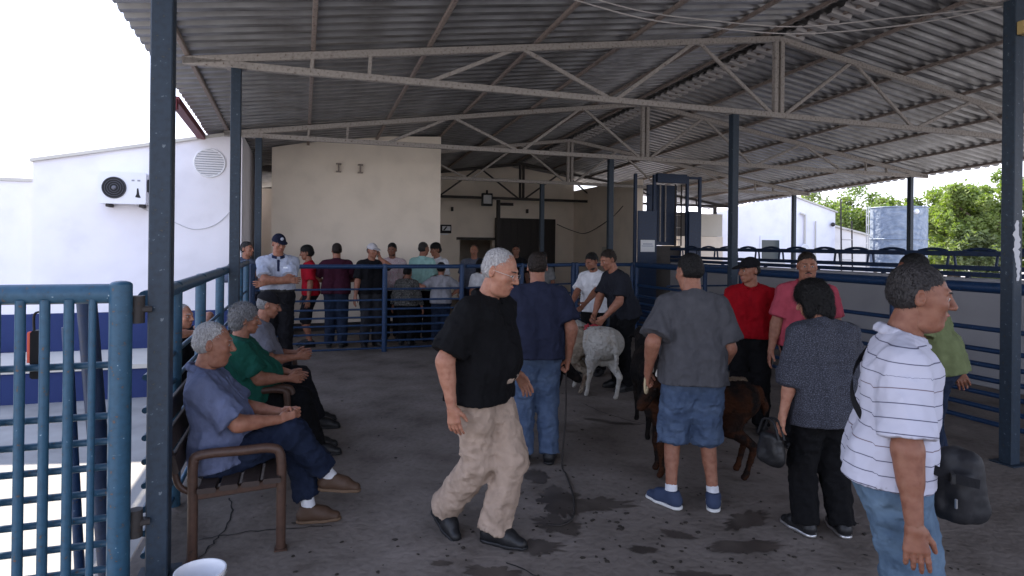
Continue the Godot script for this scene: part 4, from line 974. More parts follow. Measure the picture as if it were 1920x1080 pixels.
	for d in crowd:
		d.cell = d.get("cell", 0.025)
		d.shoes = shoe_black
		d.group = "onlookers behind the fences"
		person(d)
		if "phone" in d.label:
			var ph := thing("phone", "dark phone held to the ear by the man in white cap", "phone", (last_hands[0] as Vector3) + d.at + Vector3(-0.035, 0.08, 0.0))
			box(ph, "case", Vector3(-0.005, -0.07, -0.035), Vector3(0.005, 0.07, 0.035), mats.black, 0.004)
			box(ph, "screen", Vector3(-0.0065, -0.064, -0.031), Vector3(-0.0052, 0.064, 0.031), mats.glass, 0.0005)
	build_animals()

# ---------------------------------------------------------------- animals: one continuous skin from chest to hocks
func animal(d: Dictionary) -> Node3D:
	var o := thing(d.kind, d.label, d.category, d.at)
	var k: float = d.get("size", 1.0)
	var f := dirv(d.face)
	var r := Vector3(-f.z, 0, f.x)
	var fat: float = d.get("fat", 1.0)
	var up := Vector3.UP
	var hh := 0.58 * k
	var chest := f * 0.3 * k + up * hh
	var rump := f * -0.3 * k + up * (hh + 0.03 * k)
	var hd: Vector3 = f * 0.62 * k + up * 0.86 * k
	if d.has("head"): hd = d.head - d.at
	var look := dirv(d.get("look", d.face))
	look = (look - up * float(d.get("nod", 0.5))).normalized()
	var lo := Vector3.ONE * -0.2; var hi := Vector3(0.2, 0.9, 0.2)
	for p in [chest, rump, hd, hd + look * 0.25]: lo = lo.min(p - Vector3.ONE * 0.3); hi = hi.max(p + Vector3.ONE * 0.3)
	lo.y = -0.02
	var F := Field.new(lo, hi, d.get("cell", 0.018))
	F.bone(chest, rump, 0.155 * k * fat, 0.165 * k * fat, 0.05)
	F.bone(chest - up * 0.05 * k, rump - up * 0.02 * k + f * 0.12 * k, 0.155 * k * fat, 0.15 * k * fat, 0.05)
	F.bone(chest + up * 0.06 * k, chest + up * 0.02 * k - f * 0.1, 0.12 * k * fat, 0.13 * k, 0.05)
	F.bone(chest + up * 0.05 * k, hd - look * 0.03 * k, 0.11 * k, 0.075 * k, 0.06)
	F.bone(hd, hd + look * 0.16 * k, 0.068 * k, 0.042 * k, 0.03)
	F.bone(hd + look * 0.12 * k, hd + look * 0.19 * k, 0.042 * k, 0.034 * k, 0.02)
	var hr := look.cross(up).normalized()
	for s in [-1.0, 1.0]:
		F.bone(hd + hr * s * 0.06 * k - look * 0.01, hd + hr * s * 0.14 * k - up * 0.045 * k - look * 0.03 * k, 0.024 * k, 0.014 * k, 0.015)
		# hind leg: thigh, shank to the hock pointing back, near-vertical cannon
		var hf: Vector3 = rump + r * s * 0.1 * k - f * 0.03 * k; hf.y = 0.025
		if d.has("hind_l") and s < 0: hf = d.hind_l - d.at
		if d.has("hind_r") and s > 0: hf = d.hind_r - d.at
		hf.y = 0.025
		var stifle: Vector3 = rump + r * s * 0.1 * k * fat + f * 0.11 * k - up * 0.2 * k
		var hock: Vector3 = Vector3(hf.x, 0, hf.z) - f * 0.055 * k + up * 0.26 * k
		F.bone(rump + r * s * 0.07 * k, stifle, 0.12 * k * fat, 0.075 * k, 0.05)
		F.bone(stifle, hock, 0.065 * k, 0.033 * k, 0.035)
		F.bone(hock, hf + up * 0.04, 0.029 * k, 0.021 * k, 0.015)
		F.bone(hf + up * 0.03, hf + f * 0.02, 0.024 * k, 0.028 * k, 0.015)
		# fore leg: upper arm, knee low down, straight cannon
		var ff: Vector3 = chest + r * s * 0.085 * k + f * 0.02; ff.y = 0.025
		if d.has("fore_l") and s < 0: ff = d.fore_l - d.at; ff.y = 0.025
		if d.has("fore_r") and s > 0: ff = d.fore_r - d.at; ff.y = 0.025
		var kn: Vector3 = Vector3(ff.x, 0, ff.z) + f * 0.015 * k + up * 0.24 * k
		F.bone(chest + r * s * 0.085 * k - up * 0.08 * k, kn, 0.065 * k, 0.032 * k, 0.035)
		F.bone(kn, ff + up * 0.04, 0.029 * k, 0.02 * k, 0.015)
		F.bone(ff + up * 0.03, ff + f * 0.02, 0.024 * k, 0.027 * k, 0.015)
	F.bone(rump - f * 0.15 * k + up * 0.08 * k, rump - f * 0.2 * k - up * 0.06 * k, 0.03 * k, 0.032 * k, 0.03)
	F.bone(rump - f * 0.2 * k - up * 0.06 * k, rump - f * 0.195 * k - up * (0.28 if d.get("long_tail", false) else 0.12) * k, 0.03 * k, 0.015 * k, 0.02)
	if d.get("udder", false): F.ell(rump + f * 0.08 - up * 0.2 * k, Vector3(0.07, 0.07, 0.07) * k, 0.03)
	F.rough(fuzz, d.get("wool", 0.006), Vector3.ONE * d.get("curl", 22.0), 0.04)
	F.cut(Vector3(0, 0.002, 0), Vector3(0, -1, 0))
	commit([F.net()], "body", d.coat, o)
	for s in [-1.0, 1.0]:
		put(o, "eye", ball_mesh(0.013), mats.eye_dark, Transform3D(Basis.IDENTITY, hd + hr * s * 0.052 * k + look * 0.05 * k + up * 0.024 * k))
		if d.get("horns", false):
			put(o, "horn", tube_mesh(curve_points([hd + hr * s * 0.03 * k + up * 0.05 * k, hd + hr * s * 0.06 * k + up * 0.13 * k - look * 0.05 * k, hd + hr * s * 0.1 * k + up * 0.13 * k - look * 0.15 * k, hd + hr * s * 0.12 * k + up * 0.05 * k - look * 0.2 * k], 4), [0.022, 0.021, 0.02, 0.019, 0.018, 0.017, 0.016, 0.014, 0.012, 0.01, 0.008, 0.006, 0.004], 8), mats.pale_stone)
	return o

func coat(c: Color, patch: Color, cutoff: float, sd: int) -> StandardMaterial3D:
	var im := noise_image(256, 0.014, sd, 5)
	var m := plain(Color.WHITE, 0.95)
	m.metallic_specular = 0.15
	m.albedo_texture = tex(ramp_image(im, [[0.0, patch], [cutoff, patch], [cutoff + 0.12, c * 0.92], [1.0, c]]))
	m.normal_enabled = true; m.normal_texture = mats.n_hair; m.normal_scale = 0.8
	return triplanar(m, Vector3.ONE * 1.2)

func build_animals():
	var ws := animal({kind = "sheep", label = "white sheep with red paint marks on its back seen from behind", category = "sheep", at = Vector3(3.33, 0, -6.83), face = -6, size = 1.05, fat = 1.12, coat = coat(lin(0.42, 0.4, 0.36), lin(0.32, 0.28, 0.23), 0.2, 91), head = Vector3(3.2, 0.84, -7.3), look = 320.0, nod = 0.3, long_tail = true, udder = true, cell = 0.015,
		hind_l = Vector3(3.2, 0, -6.68), hind_r = Vector3(3.45, 0, -6.42), fore_l = Vector3(3.24, 0, -7.12), fore_r = Vector3(3.42, 0, -7.16)})
	var red := plain(lin(0.32, 0.03, 0.04), 0.85)
	for q in [[-0.13, -0.1, 0.1, -0.07], [-0.1, -0.15, 0.03, 0.02], [-0.05, -0.1, 0.06, 0.05], [0.0, -0.13, 0.09, -0.02], [0.06, -0.1, 0.08, 0.04]]:
		var pts := []
		for j in 6:
			var x: float = q[0] + q[2] * j / 5.0; var z: float = q[1] + q[3] * 6.0 * (j / 5.0) * 0.25 + 0.04 * sin(j * 1.9)
			var y: float = 0.612 * 1.05 + sqrt(maxf(0.0, pow(0.186, 2) - pow(x, 2))) - 0.002
			pts.append(Vector3(x, y, z + 0.15))
		put(ws, "paint_mark", tube_mesh(curve_points(pts, 3), 0.008, 6), red)
	animal({kind = "sheep", label = "brown stained sheep standing left of the white sheep", category = "sheep", at = Vector3(2.95, 0, -7.05), face = 300, size = 1.0, fat = 1.15, coat = coat(lin(0.3, 0.25, 0.19), lin(0.1, 0.065, 0.045), 0.42, 92), wool = 0.012, curl = 16.0, cell = 0.02})
	animal({kind = "goat", label = "black goat with hanging ears beside the man in navy", category = "goat", at = Vector3(2.0, 0, -5.45), face = 60, size = 0.95, coat = coat(lin(0.012, 0.011, 0.011), lin(0.02, 0.016, 0.014), 0.3, 93), head = Vector3(2.26, 0.68, -5.2), look = 110.0, nod = 0.9, cell = 0.02})
	animal({kind = "goat", label = "brown goat with pale mane behind the man in shorts", category = "goat", at = Vector3(2.95, 0, -4.12), face = 290, size = 0.98, fat = 0.95, coat = coat(lin(0.05, 0.02, 0.011), lin(0.012, 0.01, 0.009), 0.42, 94), head = Vector3(2.44, 0.76, -3.98), look = 260.0, nod = 1.2, cell = 0.018, horns = true})
	animal({kind = "goat", label = "black goat facing away beyond the man in shorts", category = "goat", at = Vector3(3.2, 0, -5.25), face = 20, size = 0.98, coat = coat(lin(0.012, 0.011, 0.011), lin(0.02, 0.016, 0.014), 0.3, 95), cell = 0.02})
	# the tan mane along the brown goat's back: a ridge of hair
	var mane := get_node("goat_001")
	var MF := Field.new(Vector3(-0.5, 0.6, -0.4), Vector3(0.5, 0.95, 0.4), 0.013)
	var f := dirv(290)
	MF.bone(f * -0.32 + Vector3.UP * 0.735, f * 0.26 + Vector3.UP * 0.71, 0.035, 0.03, 0.02)
	MF.rough(fuzz, 0.02, Vector3.ONE * 40.0)
	commit([MF.net()], "mane", hair(lin(0.2, 0.14, 0.09)), mane)
	var rope := thing("lead_rope", "dark lead rope hanging from the navy man's hand to the floor", "rope", Vector3(1.9, 0, -4.5))
	put(rope, "rope", tube_mesh(curve_points([Vector3(0.15, 0.8, -0.18), Vector3(0.13, 0.4, -0.13), Vector3(0.09, 0.03, -0.1), Vector3(0.04, 0.012, 0.1), Vector3(-0.08, 0.012, 0.5), Vector3(-0.22, 0.012, 0.8), Vector3(-0.34, 0.012, 0.88), Vector3(-0.42, 0.012, 0.84)], 8), 0.007, 6), plain(lin(0.03, 0.026, 0.024), 0.9))
	var loop := thing("halter_rope", "pale rope loop held in the hand of the man in shorts", "rope", Vector3(2.26, 0.84, -3.78))
	var lp := []
	for q in 17: lp.append(Vector3(cos(TAU * q / 16.0) * 0.03, sin(TAU * q / 16.0) * 0.06 - 0.02, -0.03 * cos(TAU * q / 16.0)))
	put(loop, "rope", tube_mesh(lp, 0.008, 7), plain(lin(0.45, 0.36, 0.22), 0.9))
	# the woman's black handbag
	var hb := thing("handbag", "black handbag hanging from the hand of the dark-haired woman", "handbag", Vector3(2.75, 0.41, -3.13))
	var HF := Field.new(Vector3(-0.2, -0.05, -0.2), Vector3(0.2, 0.35, 0.2), 0.012)
	for z in [-0.06, 0.0, 0.06]: HF.bone(Vector3(0, 0.19, z * 0.8), Vector3(0, 0.075, z * 0.9), 0.036, 0.048, 0.05)
	HF.rough(wrinkle, 0.012, Vector3.ONE * 8.0)
	commit([HF.net()], "bag", plain(lin(0.013, 0.013, 0.014), 0.45), hb)
	for z in [-0.02, 0.02]:
		put(hb, "strap", tube_mesh(curve_points([Vector3(z, 0.2, -0.09), Vector3(z, 0.29, -0.05), Vector3(z, 0.31, 0.0), Vector3(z, 0.29, 0.05), Vector3(z, 0.2, 0.09)], 5), 0.008, 6), mats.black)
func cloth(c: Color, rough := 0.9) -> StandardMaterial3D:
	var m := plain(c, rough)
	m.metallic_specular = 0.25
	m.albedo_texture = mats.t_weave
	m.normal_enabled = true; m.normal_texture = mats.n_weave; m.normal_scale = 1.1
	return triplanar(m, Vector3(1.7, 1.1, 1.7))

func denim(c: Color) -> StandardMaterial3D:
	var m := plain(c, 0.9)
	m.metallic_specular = 0.25
	m.albedo_texture = mats.t_denim
	m.normal_enabled = true; m.normal_texture = mats.n_weave; m.normal_scale = 1.1
	return triplanar(m, Vector3.ONE * 1.3)

func skin(c: Color) -> StandardMaterial3D:
	var m := plain(c, 0.55)
	m.albedo_texture = mats.t_skin
	m.subsurf_scatter_enabled = true; m.subsurf_scatter_strength = 0.12
	return triplanar(m, Vector3.ONE * 4.0)

func hair(c: Color) -> StandardMaterial3D:
	var m := plain(c, 0.6)
	m.albedo_texture = mats.t_hair
	m.normal_enabled = true; m.normal_texture = mats.n_hair; m.normal_scale = 1.2
	return triplanar(m, Vector3(6, 2.5, 6))

func build_people_materials():
	var fine := noise_image(256, 0.03, 3, 4)
	var fn := FastNoiseLite.new()
	fn.seed = 5; fn.frequency = 0.008; fn.fractal_octaves = 3; fn.fractal_type = FastNoiseLite.FRACTAL_RIDGED
	var coarse := fn.get_seamless_image(512, 512)
	mats.t_weave = tex(ramp_image(fine, [[0.0, Color(0.82, 0.82, 0.82)], [1.0, Color(1, 1, 1)]]))
	mats.n_weave = normal_tex(coarse, 7.0)
	mats.t_denim = tex(ramp_image(noise_image(256, 0.02, 9, 4), [[0.0, Color(0.62, 0.65, 0.7)], [0.5, Color(0.82, 0.84, 0.87)], [1.0, Color(1, 1, 1)]]))
	mats.t_skin = tex(ramp_image(noise_image(256, 0.02, 13, 4), [[0.0, Color(0.78, 0.68, 0.65)], [0.5, Color(0.93, 0.88, 0.86)], [1.0, Color(1, 1, 1)]]))
	mats.t_hair = tex(ramp_image(noise_image(256, 0.05, 17, 3), [[0.0, Color(0.6, 0.6, 0.6)], [1.0, Color(1, 1, 1)]]))
	mats.n_hair = normal_tex(noise_image(256, 0.06, 19, 3), 10.0)
	mats.eye_white = plain(lin(0.36, 0.33, 0.31), 0.3)
	mats.lips = plain(lin(0.26, 0.09, 0.075), 0.5)
	mats.eye_dark = plain(lin(0.015, 0.01, 0.008), 0.2)
# ---------------------------------------------------------------- people
var T := {}          # meshed templates (heads, hands, hair, shoes) as [vertices, normals, indices]
var last_head := Transform3D()
var last_hands := []
var last_body := []
var wrinkle := FastNoiseLite.new()
var fuzz := FastNoiseLite.new()
var folds := FastNoiseLite.new()

func commit(parts: Array, called: String, m: Material, parent: Node) -> MeshInstance3D:
	var vs := PackedVector3Array(); var ns := PackedVector3Array(); var ids := PackedInt32Array(); var uv := PackedVector2Array()
	for p in parts:
		var off := vs.size()
		vs.append_array(p[0]); ns.append_array(p[1])
		var pi: PackedInt32Array = p[2]
		if off == 0: ids = pi.duplicate()
		else:
			for q in pi: ids.append(q + off)
		if p.size() > 3: uv.append_array(p[3])
	var ar := []
	ar.resize(Mesh.ARRAY_MAX)
	ar[Mesh.ARRAY_VERTEX] = vs; ar[Mesh.ARRAY_NORMAL] = ns; ar[Mesh.ARRAY_INDEX] = ids
	if uv.size() == vs.size(): ar[Mesh.ARRAY_TEX_UV] = uv
	var me := ArrayMesh.new()
	me.add_surface_from_arrays(Mesh.PRIMITIVE_TRIANGLES, ar)
	var o := MeshInstance3D.new()
	o.name = called; o.mesh = me; o.material_override = m
	parent.add_child(o, true)
	return o

func placed(t: Array, x: Transform3D) -> Array:
	var vs: PackedVector3Array = x * (t[0] as PackedVector3Array)
	var nb := x.basis.inverse().transposed()
	var ns := PackedVector3Array()
	for n in t[1]: ns.append((nb * n).normalized())
	var ids: PackedInt32Array = t[2].duplicate()
	if x.basis.determinant() < 0.0: ids.reverse()
	return [vs, ns, ids]

func ik(a: Vector3, target: Vector3, l1: float, l2: float, hint: Vector3) -> Array:
	var v := target - a
	var d: float = clamp(v.length(), absf(l1 - l2) + 0.01, (l1 + l2) * 0.999)
	var n := v.normalized()
	var x := (l1 * l1 - l2 * l2 + d * d) / (2.0 * d)
	var y := sqrt(maxf(0.0, l1 * l1 - x * x))
	var h := (hint - n * hint.dot(n)).normalized()
	return [a + n * x + h * y, a + n * d]

func build_templates():
	wrinkle.seed = 7; wrinkle.frequency = 1.0; wrinkle.fractal_octaves = 3
	folds.seed = 23; folds.frequency = 1.0; folds.fractal_octaves = 2; folds.fractal_type = FastNoiseLite.FRACTAL_RIDGED
	fuzz.seed = 11; fuzz.frequency = 1.0; fuzz.fractal_octaves = 2
	# heads: the face looks along -z, origin in the middle of the head
	for kind in ["man", "stout", "woman"]:
		var F := Field.new(Vector3(-0.105, -0.15, -0.145), Vector3(0.105, 0.14, 0.13), 0.0052)
		var jw := 1.0
		if kind == "stout": jw = 1.13
		if kind == "woman": jw = 0.9
		F.ell(Vector3(0, 0.03, 0.012), Vector3(0.075, 0.091, 0.097), 0.01)
		F.ell(Vector3(0, -0.025, -0.028), Vector3(0.063 * jw, 0.085, 0.066), 0.03)
		F.ell(Vector3(0, -0.068, -0.03), Vector3(0.056 * jw, 0.043, 0.056), 0.025)
		F.ell(Vector3(0, -0.098, -0.068), Vector3(0.024 * jw, 0.016, 0.018), 0.02)
		if kind == "stout": F.ell(Vector3(0, -0.105, -0.02), Vector3(0.062, 0.035, 0.06), 0.03)
		for s in [-1.0, 1.0]:
			F.bone(Vector3(s * 0.012, 0.03, -0.09), Vector3(s * 0.046, 0.026, -0.074), 0.009, 0.008, 0.016)
			F.ell(Vector3(s * 0.043 * jw, -0.02, -0.068), Vector3(0.02, 0.02, 0.018), 0.022)
			F.ell(Vector3(s * 0.031, 0.006, -0.1), Vector3(0.019, 0.0125, 0.018), 0.014, true)
			F.ell(Vector3(s * 0.031, 0.006, -0.078), Vector3(0.0135, 0.0125, 0.0135), 0.006)
			F.ell(Vector3(s * 0.078, -0.004, 0.014), Vector3(0.011, 0.033, 0.02), 0.008, false, Basis(Vector3.UP, -s * 0.35))
			F.ell(Vector3(s * 0.086, 0.002, 0.01), Vector3(0.006, 0.017, 0.011), 0.006, true)
		F.bone(Vector3(0, 0.016, -0.094), Vector3(0, -0.026, -0.116), 0.009, 0.0135, 0.012)
		F.ell(Vector3(-0.013, -0.031, -0.103), Vector3(0.009, 0.008, 0.011), 0.008)
		F.ell(Vector3(0.013, -0.031, -0.103), Vector3(0.009, 0.008, 0.011), 0.008)
		F.bone(Vector3(-0.021, -0.062, -0.086), Vector3(0.0, -0.058, -0.098), 0.005, 0.006, 0.006)
		F.bone(Vector3(0.021, -0.062, -0.086), Vector3(0.0, -0.058, -0.098), 0.005, 0.006, 0.006)
		F.bone(Vector3(-0.016, -0.0725, -0.088), Vector3(0.016, -0.0725, -0.088), 0.0065, 0.0065, 0.006)
		T["head_" + kind] = F.net()
	# hair and headwear in the same space: a shell over the skull, cut along the hairline
	for kind in ["short", "full", "thin", "curly", "bob", "cap", "long"]:
		var F := Field.new(Vector3(-0.14, -0.2, -0.2), Vector3(0.14, 0.17, 0.16), 0.006)
		# masses that dive under the skin at the hairline, so that the hair thins out to nothing there
		match kind:
			"thin":
				F.ell(Vector3(0, 0.046, 0.02), Vector3(0.0768, 0.081, 0.09), 0.01)
				F.ell(Vector3(0, 0.0, 0.035), Vector3(0.0772, 0.062, 0.0765), 0.02)
			"short":
				F.ell(Vector3(0, 0.048, 0.018), Vector3(0.0778, 0.081, 0.096), 0.01)
				F.ell(Vector3(0, 0.002, 0.035), Vector3(0.0785, 0.066, 0.08), 0.025)
			"full":
				F.ell(Vector3(0, 0.058, 0.008), Vector3(0.081, 0.087, 0.105), 0.01)
				F.ell(Vector3(0, 0.0, 0.038), Vector3(0.081, 0.07, 0.085), 0.025)
			"curly":
				F.ell(Vector3(0, 0.055, 0.026), Vector3(0.093, 0.092, 0.106), 0.01)
				F.ell(Vector3(0, -0.01, 0.06), Vector3(0.088, 0.085, 0.07), 0.03)
			"cap":
				F.ell(Vector3(0, 0.033, 0.014), Vector3(0.089, 0.103, 0.111), 0.01)
				F.cut(Vector3(0, 0.035, 0), Vector3(0, -1, 0.12).normalized())
				F.ell(Vector3(0, 0.045, -0.115), Vector3(0.066, 0.008, 0.085), 0.008, false, Basis(Vector3.RIGHT, -0.25))
			_:
				F.ell(Vector3(0, 0.05, 0.016), Vector3(0.1, 0.1, 0.112), 0.01)
				for s in [-1.0, 1.0]: F.bone(Vector3(s * 0.068, 0.03, 0.02), Vector3(s * 0.075, -0.075, 0.0), 0.045, 0.036, 0.03)
				F.bone(Vector3(0, 0.0, 0.075), Vector3(0, -0.085, 0.065), 0.065, 0.06, 0.04)
				if kind == "long": F.bone(Vector3(0, -0.03, 0.075), Vector3(0, -0.17, 0.08), 0.05, 0.04, 0.04)
				F.ell(Vector3(0, -0.065, -0.09), Vector3(0.06, 0.125, 0.075), 0.012, true)
		if kind == "curly": F.rough(fuzz, 0.013, Vector3.ONE * 55.0)
		elif kind == "cap": pass
		elif kind == "thin" or kind == "short": F.rough(fuzz, 0.0025, Vector3.ONE * 60.0)
		else: F.rough(fuzz, 0.0045, Vector3(65, 32, 65))
		T["hair_" + kind] = F.net() if kind == "cap" else with_strands(F.net(), {thin = 0.012, short = 0.013, full = 0.022, curly = 0.02, bob = 0.035, long = 0.04}[kind])
	var B := Field.new(Vector3(-0.09, -0.14, -0.13), Vector3(0.09, 0.02, 0.05), 0.006)
	B.ell(Vector3(0, -0.07, -0.032), Vector3(0.06, 0.05, 0.061), 0.02)
	B.ell(Vector3(0, -0.045, -0.062), Vector3(0.04, 0.028, 0.05), 0.01, true)
	B.cut(Vector3(0, -0.045, -0.05), Vector3(0, 0.96, -0.28))
	B.rough(fuzz, 0.002, Vector3.ONE * 90.0)
	T["beard"] = B.net()
	var M := Field.new(Vector3(-0.05, -0.09, -0.13), Vector3(0.05, 0.0, -0.05), 0.0035)
	for s in [-1.0, 1.0]: M.bone(Vector3(s * 0.003, -0.049, -0.102), Vector3(s * 0.026, -0.06, -0.088), 0.0065, 0.0045, 0.005)
	T["moustache"] = M.net()
	var Lp := Field.new(Vector3(-0.04, -0.09, -0.12), Vector3(0.04, -0.04, -0.06), 0.0032)
	Lp.bone(Vector3(-0.02, -0.0625, -0.0875), Vector3(0.0, -0.0585, -0.099), 0.0045, 0.0062, 0.004)
	Lp.bone(Vector3(0.02, -0.0625, -0.0875), Vector3(0.0, -0.0585, -0.099), 0.0045, 0.0062, 0.004)
	Lp.bone(Vector3(-0.014, -0.0725, -0.0895), Vector3(0.014, -0.0725, -0.0895), 0.0062, 0.0062, 0.004)
	T["lips"] = Lp.net()
	var E := Field.new(Vector3(-0.07, 0.0, -0.12), Vector3(0.07, 0.06, -0.05), 0.0035)
	E.bone(Vector3(0.014, 0.0275, -0.0995), Vector3(0.048, 0.0285, -0.0815), 0.0045, 0.003, 0.004)
	T["eyebrow"] = E.net()
	# hands: wrist at the origin, fingers along -y, palm facing -z, thumb on the +x side
	for kind in ["relaxed", "grip", "flat"]:
		var F := Field.new(Vector3(-0.07, -0.22, -0.1), Vector3(0.09, 0.04, 0.04), 0.0042)
		F.bone(Vector3(0, 0.02, 0), Vector3(0, -0.02, 0), 0.027, 0.028, 0.01)
		for i in 4: F.bone(Vector3(-0.012 + i * 0.008, -0.02, 0), Vector3(-0.03 + i * 0.02, -0.09, 0), 0.017, 0.0135, 0.014)
		var ln := [0.062, 0.078, 0.084, 0.074]
		for i in 4:
			var p := Vector3(-0.031 + i * 0.0205, -0.092, 0)
			var curl: float = [0.38, 0.34, 0.3, 0.27][i] if kind == "relaxed" else (1.25 if kind == "grip" else 0.07)
			var ang := curl * 0.5
			var side := (i - 1.5) * 0.06
			for j in 3:
				var q: Vector3 = p + Vector3(side * cos(ang), -cos(ang), -sin(ang)).normalized() * ln[i] * [0.45, 0.31, 0.26][j]
				F.bone(p, q, [0.0102, 0.0095, 0.0085][j], [0.0095, 0.0085, 0.0072][j], 0.004)
				p = q; ang += curl * (1.25 if kind == "grip" else 1.0)
		var tb := Vector3(0.026, -0.03, -0.008)
		var t1 := tb + (Vector3(0.026, -0.036, -0.018) if kind != "grip" else Vector3(0.014, -0.036, -0.03))
		var t2 := t1 + (Vector3(0.008, -0.03, -0.012) if kind != "grip" else Vector3(-0.024, -0.02, -0.02))
		F.bone(Vector3(0.012, -0.018, -0.004), tb, 0.018, 0.017, 0.012)
		F.bone(tb, t1, 0.0165, 0.0115, 0.01)
		F.bone(t1, t2, 0.0112, 0.0088, 0.004)
		T["hand_" + kind] = F.net()
	# a shoe: ankle above the origin, toe along -z
	var S := Field.new(Vector3(-0.075, -0.02, -0.24), Vector3(0.075, 0.14, 0.11), 0.0065)
	S.bone(Vector3(0, 0.105, 0.02), Vector3(0, 0.055, 0.03), 0.042, 0.044, 0.02)
	S.bone(Vector3(0, 0.05, 0.04), Vector3(0.004, 0.047, -0.1), 0.044, 0.046, 0.03)
	S.bone(Vector3(0.004, 0.035, -0.1), Vector3(0.006, 0.026, -0.175), 0.046, 0.036, 0.03)
	S.bone(Vector3(0, 0.1, 0.0), Vector3(0, 0.06, -0.09), 0.034, 0.03, 0.04)
	S.cut(Vector3(0, 0.018, 0), Vector3(0, -1, 0))
	S.cut(Vector3(0, 0.115, 0), Vector3(0, 1, 0))
	T["shoe"] = S.net()
	var So := Field.new(Vector3(-0.075, -0.02, -0.24), Vector3(0.075, 0.05, 0.11), 0.0065)
	So.bone(Vector3(0, 0.01, 0.042), Vector3(0.004, 0.01, -0.1), 0.047, 0.049, 0.02)
	So.bone(Vector3(0.004, 0.01, -0.1), Vector3(0.006, 0.012, -0.178), 0.049, 0.039, 0.02)
	So.cut(Vector3(0, 0.0, 0), Vector3(0, -1, 0))
	So.cut(Vector3(0, 0.022, 0), Vector3(0, 1, 0))
	T["sole"] = So.net()

# short locks lying away from the crown, one pair from each vertex, so that the outline is made of hair
func with_strands(t: Array, ln: float) -> Array:
	var r := RandomNumberGenerator.new()
	r.seed = 5
	var vs: PackedVector3Array = t[0]; var ns: PackedVector3Array = t[1]; var ids: PackedInt32Array = t[2]
	var n := vs.size()
	for i in n:
		for k in 2:
			var v := vs[i]; var nr := ns[i]
			var fl := v - Vector3(0, 0.12, 0.045)
			fl = (fl - nr * fl.dot(nr)).normalized() + Vector3(r.randfn(), r.randfn(), r.randfn()) * 0.2
			var sd := fl.cross(nr).normalized() * 0.0014
			var b := v - nr * 0.002 + Vector3(r.randfn(), r.randfn(), r.randfn()) * 0.002
			var q := vs.size()
			var tip := b + fl * ln * r.randf_range(0.5, 1.2) + nr * (0.001 + 0.003 * r.randf())
			vs.append(b - sd); vs.append(b + sd); vs.append(tip)
			var m := (nr + sd * 150.0 * r.randf_range(-1, 1)).normalized()
			ns.append(m); ns.append(m); ns.append(m)
			if (sd * 2.0).cross(tip - b).dot(m) > 0.0:
				ids.append(q); ids.append(q + 2); ids.append(q + 1)
			else:
				ids.append(q); ids.append(q + 1); ids.append(q + 2)
	return [vs, ns, ids]

# a piece sewn onto a garment: the garment's own surface raised by its thickness and cut to a rectangle
func patch(sew: Callable, at: Vector3, n: Vector3, u: Vector3, hu: float, hv: float, thick: float, called: String, m: Material, parent: Node, round := false):
	var v := n.cross(u).normalized()
	var R := Vector3.ONE * (maxf(hu, hv) + 0.1)
	if round: R = Vector3(hu, hv + 0.03, hu)
	var P := Field.new(at - R, at + R, 0.0075 if not round else 0.012)
	sew.call(P)
	for i in P.f.size(): P.f[i] -= thick
	P.cut(at + v * hv, v); P.cut(at - v * hv, -v)
	if not round:
		P.cut(at + u * hu, u); P.cut(at - u * hu, -u); P.cut(at - n * 0.09, -n)
	commit([P.net()], called, m, parent)

func dirv(deg: float) -> Vector3:   # 0 looks along -z, 90 along +x
	return Vector3(sin(deg_to_rad(deg)), 0, -cos(deg_to_rad(deg)))

